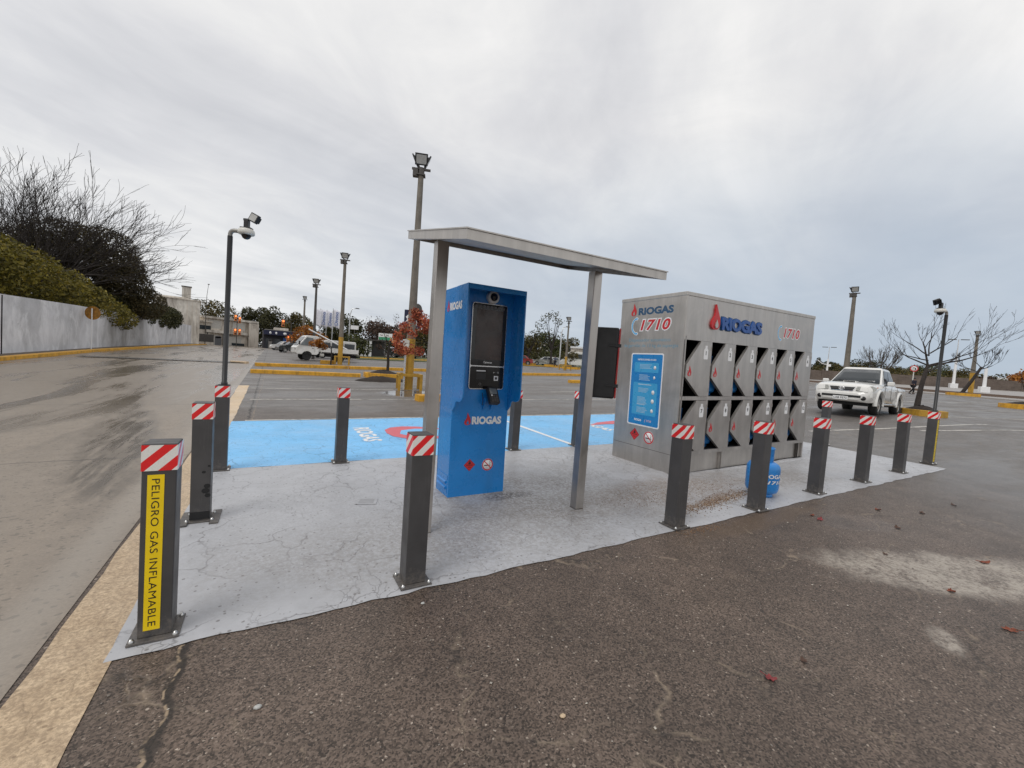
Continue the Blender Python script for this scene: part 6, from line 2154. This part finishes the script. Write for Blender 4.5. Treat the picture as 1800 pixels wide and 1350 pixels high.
def make_car(label, loc_, ang, paint, L=4.2, W_=1.7, H=1.45, kind='sedan', group='distant parked cars'):
    t = thing('parked_car', label, 'car', loc_, (0, 0, ang), group)
    k = L/4.2
    if kind == 'van':
        prof = [(2.05*k, .35), (2.1*k, .8), (1.75*k, 1.15), (1.2*k, H*.94), (.9*k, H), (-2.0*k, H), (-2.1*k, H*.9), (-2.1*k, .35)]
    elif kind == 'sedan':
        prof = [(2.05*k, .30), (2.1*k, .62), (1.95*k, .78), (1.05*k, .92), (-1.55*k, .95), (-2.05*k, .88), (-2.1*k, .4), (-2.0*k, .3)]
    else:
        prof = [(2.05*k, .30), (2.1*k, .62), (1.95*k, .80), (1.1*k, .95), (-1.95*k, .98), (-2.05*k, .8), (-2.0*k, .3)]
    b = MB().prism(prof, lambda a, c, d: (a, d*(1-.10*max(0, abs(a)-1.3*k)/(.8*k)), c), -W_/2, W_/2).build('body', paint, t, merge=True)
    cm_ = MB()
    for x in (1.3*k, -1.3*k):
        cm_.lathe([(.36, -1.4), (.36, 1.4)], 20, lambda a, c, d, x=x: (x+a, d, .31+c))
    cut = cm_.build('cut', M_DARK)
    cut.parent = t
    boolean_cut(b, cut)
    bv = b.modifiers.new('bevel', 'BEVEL')
    bv.width = .05
    bv.segments = 2
    bv.limit_method = 'ANGLE'
    if kind != 'van':
        rx0, rx1 = (.95*k, -1.5*k) if kind == 'sedan' else (1.0*k, -1.95*k)
        tx0, tx1 = (.25*k, -.85*k) if kind == 'sedan' else (.3*k, -1.6*k)
        zb = .93
        lo = [(rx0, -W_*.46, zb), (rx0, W_*.46, zb), (rx1, W_*.46, zb), (rx1, -W_*.46, zb)]
        hi = [(tx0, -W_*.36, H), (tx0, W_*.36, H), (tx1, W_*.36, H), (tx1, -W_*.36, H)]
        MB().loft([lo, hi]).build('cabin', paint, t, merge=True, bevel=.04)
        lerp = lambda a, c, u: Vector(a)*(1-u)+Vector(c)*u
        panel('windscreen', [lerp(lo[0], hi[0], .1)+Vector((.02, .08, .02)), lerp(lo[1], hi[1], .1)+Vector((.02, -.08, .02)), lerp(lo[1], hi[1], .88)+Vector((.02, -.06, .02)), lerp(lo[0], hi[0], .88)+Vector((.02, .06, .02))], M_GLASS, t, .02)
        panel('rear_window', [lerp(lo[2], hi[2], .1)+Vector((-.02, -.08, .02)), lerp(lo[3], hi[3], .1)+Vector((-.02, .08, .02)), lerp(lo[3], hi[3], .88)+Vector((-.02, .06, .02)), lerp(lo[2], hi[2], .88)+Vector((-.02, -.06, .02))], M_GLASS, t, .02)
        for s, (i0, i1) in ((-1, (0, 3)), (1, (1, 2))):
            for u0, u1 in ((.14, .50), (.54, .88)):
                pt_ = lambda u, w: lerp(lerp(lo[i0], lo[i1], u), lerp(hi[i0], hi[i1], u), w)+Vector((0, s*.015, .008))
                panel('side_window', [pt_(u0, .12), pt_(u1, .12), pt_(u1, .86), pt_(u0, .86)], M_GLASS, t, .012)
    else:
        panel('windscreen', [(1.77*k, -W_*.42, 1.18), (1.77*k, W_*.42, 1.18), (1.24*k, W_*.42, H*.92), (1.24*k, -W_*.42, H*.92)], M_GLASS, t, .06)
        for s in (-1, 1):
            for x0_, x1_ in ((1.5, .6), (.45, -.7), (-.85, -1.9)):
                panel('side_window', [(x0_*k, s*(W_/2+.006), H*.58), (x1_*k, s*(W_/2+.006), H*.58), (x1_*k, s*(W_/2+.006), H*.86), ((x0_-.25 if x0_ > 1 else x0_)*k, s*(W_/2+.006), H*.86)], M_GLASS, t, .012)
    for s in (-1, 1):
        MB().box(1.95*k, 2.09*k, s*W_*.26, s*W_*.42, .62, .76).build('headlight', M_HEADL, t)
        for x in (1.3*k, -1.3*k):
            wheel(t, x, s*(W_/2-.12), .31, .2, s, M_RIM, 5)
    return t


make_car('dark grey hatchback just ahead of the white flatbed truck', (2.45, 58.8, gz(2.45, 58.8)), R(197), M_DARKCAR, 3.9, 1.65, 1.48, 'hatch')
make_car('white hatchback behind the dark grey one', (1.6, 73.6, gz(1.6, 73.6)), R(197), M_WPAINT, 3.9, 1.65, 1.45, 'hatch')
make_car('white minibus parked behind the flatbed of the white truck', (5.5, 42.6, gz(5.5, 42.6)), R(192), M_WPAINT, 4.0, 1.7, 1.8, 'van')
make_car('dark car behind the thin tree and soil planter', (16.6, 57.2, gz(16.6, 57.2)), R(150), M_DARKCAR, 4.2, 1.7, 1.5, 'hatch')
make_car('silver car in the shade left of the soil planter tree', (10.5, 65.2, gz(10.5, 65.2)), R(150), M_SILVER, 4.0, 1.7, 1.4, 'sedan')
make_car('red car partly behind the right edge of the kiosk', (32.2, 50.6, gz(32.2, 50.6)), R(145), M_REDCAR, 3.9, 1.65, 1.4, 'sedan')
make_car('silver sedan behind the sparse tree in the gap', (37.4, 51.6, gz(37.4, 51.6)), R(148), M_SILVER, 4.3, 1.7, 1.4, 'sedan')
make_car('white hatchback right of the silver sedan in the gap', (41.2, 55.6, gz(41.2, 55.6)), R(200), M_WPAINT, 3.8, 1.65, 1.45, 'hatch')
make_car('long white delivery van left of the right canopy post', (43.4, 51.0, gz(43.4, 51)), R(150), M_WPAINT, 6.2, 2.0, 2.5, 'van')


# ------------------------------------------------------------------ people
def skin_mesh(name, pts, edges, radii, mat_, root=0):
    me = bpy.data.meshes.new(name)
    me.from_pydata(pts, edges, [])
    o = bpy.data.objects.new(name, me)
    COL.objects.link(o)
    o.modifiers.new('skin', 'SKIN')
    sv = me.skin_vertices
    if not sv:
        bm = bmesh.new()
        bm.from_mesh(me)
        bm.verts.layers.skin.verify()
        bm.to_mesh(me)
        bm.free()
        sv = me.skin_vertices
    for i, r in enumerate(radii):
        sv[0].data[i].radius = (r, r) if isinstance(r, (int, float)) else r
    sv[0].data[root].use_root = True
    ss = o.modifiers.new('sub', 'SUBSURF')
    ss.levels = ss.render_levels = 1
    dg = bpy.context.evaluated_depsgraph_get()
    dg.update()
    m2 = bpy.data.meshes.new_from_object(o.evaluated_get(dg))
    bpy.data.objects.remove(o)
    m2.materials.clear()
    m2.materials.append(mat_)
    for p in m2.polygons:
        p.use_smooth = True
    m2.name = name
    return m2


J = [(0, 0, .92), (0, .03, 1.12), (0, .06, 1.34), (0, .07, 1.46), (0, .09, 1.53), (0, .10, 1.64), (0, .09, 1.70),     # pelvis..head 0-6
     (.17, .06, 1.40), (.23, .13, 1.14), (.20, .30, 1.02), (.20, .36, 1.0),                                           # left arm 7-10
     (-.17, .06, 1.40), (-.24, -.03, 1.15), (-.22, .02, .92), (-.22, .05, .85),                                       # right arm 11-14
     (.09, .0, .86), (.10, .22, .50), (.10, .16, .09), (.10, .28, .04),                                               # left leg 15-18
     (-.09, .0, .86), (-.10, -.12, .48), (-.11, -.48, .16), (-.11, -.42, .05)]                                        # right leg 19-22
EDG = [(0, 1), (1, 2), (2, 3), (3, 4), (4, 5), (5, 6), (2, 7), (7, 8), (8, 9), (9, 10), (2, 11), (11, 12), (12, 13), (13, 14), (0, 15), (15, 16), (16, 17), (17, 18), (0, 19), (19, 20), (20, 21), (21, 22)]
RAD = [.13, .125, .15, .07, .058, .095, .07, .06, .045, .036, .034, .06, .045, .036, .034, .085, .06, .042, .038, .085, .06, .042, .038]


def person(label, loc_, ang, jacket, trousers, s=1.0):
    t = thing('person', label, 'person', loc_, (0, 0, ang))
    t.scale = (s, s, s)
    fin(bpy.data.objects.new('body', skin_mesh('body', J, EDG, RAD, M_SKIN)), t)
    up_ = [0, 1, 2, 3, 7, 8, 9, 11, 12, 13]
    mp = {j: i for i, j in enumerate(up_)}
    e = [(mp[a], mp[b]) for a, b in EDG if a in mp and b in mp]
    fin(bpy.data.objects.new('jacket', skin_mesh('jacket', [J[j] for j in up_], e, [RAD[j]*1.28+.012 for j in up_], jacket)), t)
    lo_ = [0, 15, 16, 17, 19, 20, 21]
    mp = {j: i for i, j in enumerate(lo_)}
    e = [(mp[a], mp[b]) for a, b in EDG if a in mp and b in mp]
    fin(bpy.data.objects.new('trousers', skin_mesh('trousers', [J[j] for j in lo_], e, [RAD[j]*1.25+.01 for j in lo_], trousers)), t)
    MB().lathe([(0, 1.77), (.06, 1.755), (.105, 1.70), (.112, 1.64), (.105, 1.60)], 14, lambda x, y, z: (x, y+.085, z)).build('hair', M_BLACK, t)
    sh_ = MB().box(.05, .15, .10, .34, .0, .08).box(-.16, -.06, -.56, -.36, .03, .13)
    for x, y, z in ((.1, .2, .0), (-.11, -.46, .03)):
        MB().box(x-.05, x+.05, y-.11, y+.14, z, z+.085).build('shoe', M_CLOTHB, t, bevel=.02)
    return t


person('person in dark clothes walking away behind the white pickup', (60.5, 14.7, gz(60.5, 14.7)), R(150), M_CLOTH, M_CLOTHB, 1.02)
person('person in grey blue clothes standing beside the white delivery van', (35.6, 46.4, gz(35.6, 46.4)), R(20), plain('grey_blue_cloth', (.08, .09, .13), .9), M_CLOTH, .95)


# ------------------------------------------------------------------ small litter: leaves, pebbles, gravel
def lobed_leaf(loc_, s, ang, label, mat_):
    pts = []
    for i in range(24):
        a = 2*math.pi*i/24
        s_ = s*.72
        r = s_*(.55+.45*abs(math.cos(2.5*a))**.8)*(1.25 if abs(a-math.pi) > 2.6 else 1)
        pts.append((r*math.cos(a), r*.72*math.sin(a)))
    g = random.Random(int(loc_[0]*1000))
    cup = [.30*(x*x+y*y)/s + g.uniform(-.12, .12)*s for x, y in pts]
    mb = MB()
    v = [(x, y, c+.004) for (x, y), c in zip(pts, cup)] + [(0, 0, .004)]
    mb.add(v, [(i, (i+1) % 24, 24) for i in range(24)])
    mb.tube([(-s*.5, 0, .01), (-s*1.25, s*.15, .02)], s*.05, 5)
    o = mb.build('fallen_leaf', mat_, loc=(loc_[0], loc_[1], gz(loc_[0], loc_[1])+.004), rot=(R(g.uniform(-12, 12)), R(g.uniform(-12, 12)), ang))
    sd = o.modifiers.new('thick', 'SOLIDIFY')
    sd.thickness = .0012
    return tag(o, label, 'leaf', 'fallen autumn leaves on the asphalt')


lm1 = plain('leaf_rust', (.20, .050, .022), .6, 0, .3, 60)
lm2 = plain('leaf_crimson', (.20, .028, .030), .6, 0, .3, 60)
lm3 = plain('leaf_dull_brown', (.085, .045, .03), .7, 0, .3, 60)
for (x, y), s, m_, lab in (((4.927, -1.749), .050, lm1, 'largest rust red leaf lying on the pale sand film'), ((2.711, -1.628), .040, lm2, 'crimson leaf alone on the near dark asphalt'), ((3.019, -1.643), .03, lm3, 'brown curled leaf just beyond the crimson leaf'),
                           ((5.644, -.567), .055, lm2, 'red leaf below the fifth front bollard'), ((6.233, -1.031), .05, lm3, 'dark leaf beyond the sand film, nearest to it'), ((5.95, -1.705), .055, lm1, 'rust leaf beyond the sand film towards the right edge'),
                           ((4.62, -2.09), .05, lm1, 'rust leaf on the lower edge of the sand film at the right picture edge'), ((6.77, -.682), .05, lm1, 'rust leaf on the asphalt left of the wet dark track'), ((7.2, -.95), .055, lm3, 'dark brown leaf farthest right on the asphalt beyond the sand'), ((5.70, -.47), .04, lm1, 'rust leaf touching the red leaf below the fifth bollard'),
                           ((5.25, -1.25), .03, lm3, 'small dark twig like leaf at the top of the sand film'), ((8.1, -1.0), .05, lm3, 'dark leaf near the right picture edge beyond the pad corner')):
    lobed_leaf((x, y), s, rng.uniform(0, 6.2), lab, m_)


def pebbles(name, area, n, smin, smax, mat_, seed, dz, dens=None):
    g = random.Random(seed)
    mb = MB()
    for i in range(n):
        x, y = area(g)
        s = g.uniform(smin, smax)
        a = g.uniform(0, 3.1)
        c, q = math.cos(a)*s, math.sin(a)*s
        z = gz(x, y)+dz
        k = g.uniform(.5, .9)
        mb.add([(x+c, y+q, z+s*.2), (x-q*k, y+c*k, z+s*.25), (x-c, y-q, z+s*.2), (x+q*k, y-c*k, z+s*.15), (x+g.uniform(-.2, .2)*s, y, z+s*.75), (x, y, z-s*.3)],
               [(0, 1, 4), (1, 2, 4), (2, 3, 4), (3, 0, 4), (1, 0, 5), (2, 1, 5), (3, 2, 5), (0, 3, 5)])
    o = mb.build(name, mat_)
    return struct(o, 'stuff')


def island_mat(name, stops, rough=.85):
    m, N, b = pbsdf(name)
    isl = N.n('ShaderNodeNewGeometry').outputs['Random Per Island']
    setc(N, b, col=N.ramp(isl, stops), rough=rough)
    return m


pebbles('loose_gravel', lambda g: (4.35+1.5*(u := g.random())+g.gauss(0, .12), .16+.16*u+g.gauss(0, .035+.05*g.random())), 1500, .004, .011, island_mat('gravel_stones', [(0, (.08, .045, .025)), (.5, (.20, .12, .07)), (1, (.42, .34, .26))]), 4, .005)
pebbles('loose_gravel', lambda g: (5.0+g.gauss(0, .8), .62+g.gauss(0, .16)), 900, .003, .008, island_mat('gravel_stones_pale', [(0, (.10, .065, .045)), (.5, (.24, .17, .12)), (1, (.45, .40, .35))]), 5, .005)
pebbles('loose_grit', lambda g: (g.uniform(-.1, 6), -.25-abs(g.gauss(0, .9))), 260, .003, .009, island_mat('grit_stones', [(0, (.12, .10, .085)), (.5, (.28, .25, .22)), (1, (.62, .57, .50))]), 6, .002)
pebbles('loose_grit', lambda g: (4.1+g.gauss(0, .16), -.24+g.gauss(0, .035)), 260, .003, .007, island_mat('sand_stones', [(0, (.16, .09, .05)), (1, (.35, .22, .13))]), 8, .003)
for (x, y, s, lab) in ((.47, -.75, .014, 'white pebble on the dark asphalt left of the second bollard'), (1.62, -1.35, .012, 'tan pebble in the middle of the near asphalt'), (1.32, -.32, .011, 'small white stone just before the second bollard')):
    g = random.Random(int(x*100))
    o = MB().lathe([(0, -s*.5), (s*.8, -s*.2), (s, s*.15), (s*.6, s*.55), (0, s*.7)], 7, lambda a, b, c: (a*1.25+g.uniform(-.1, .1)*s, b+g.uniform(-.1, .1)*s, c)).build('pebble', M_LENS if 'white' in lab else M_STRIP, loc=(x, y, gz(x, y)+s*.4))
    tag(o, lab, 'pebble')
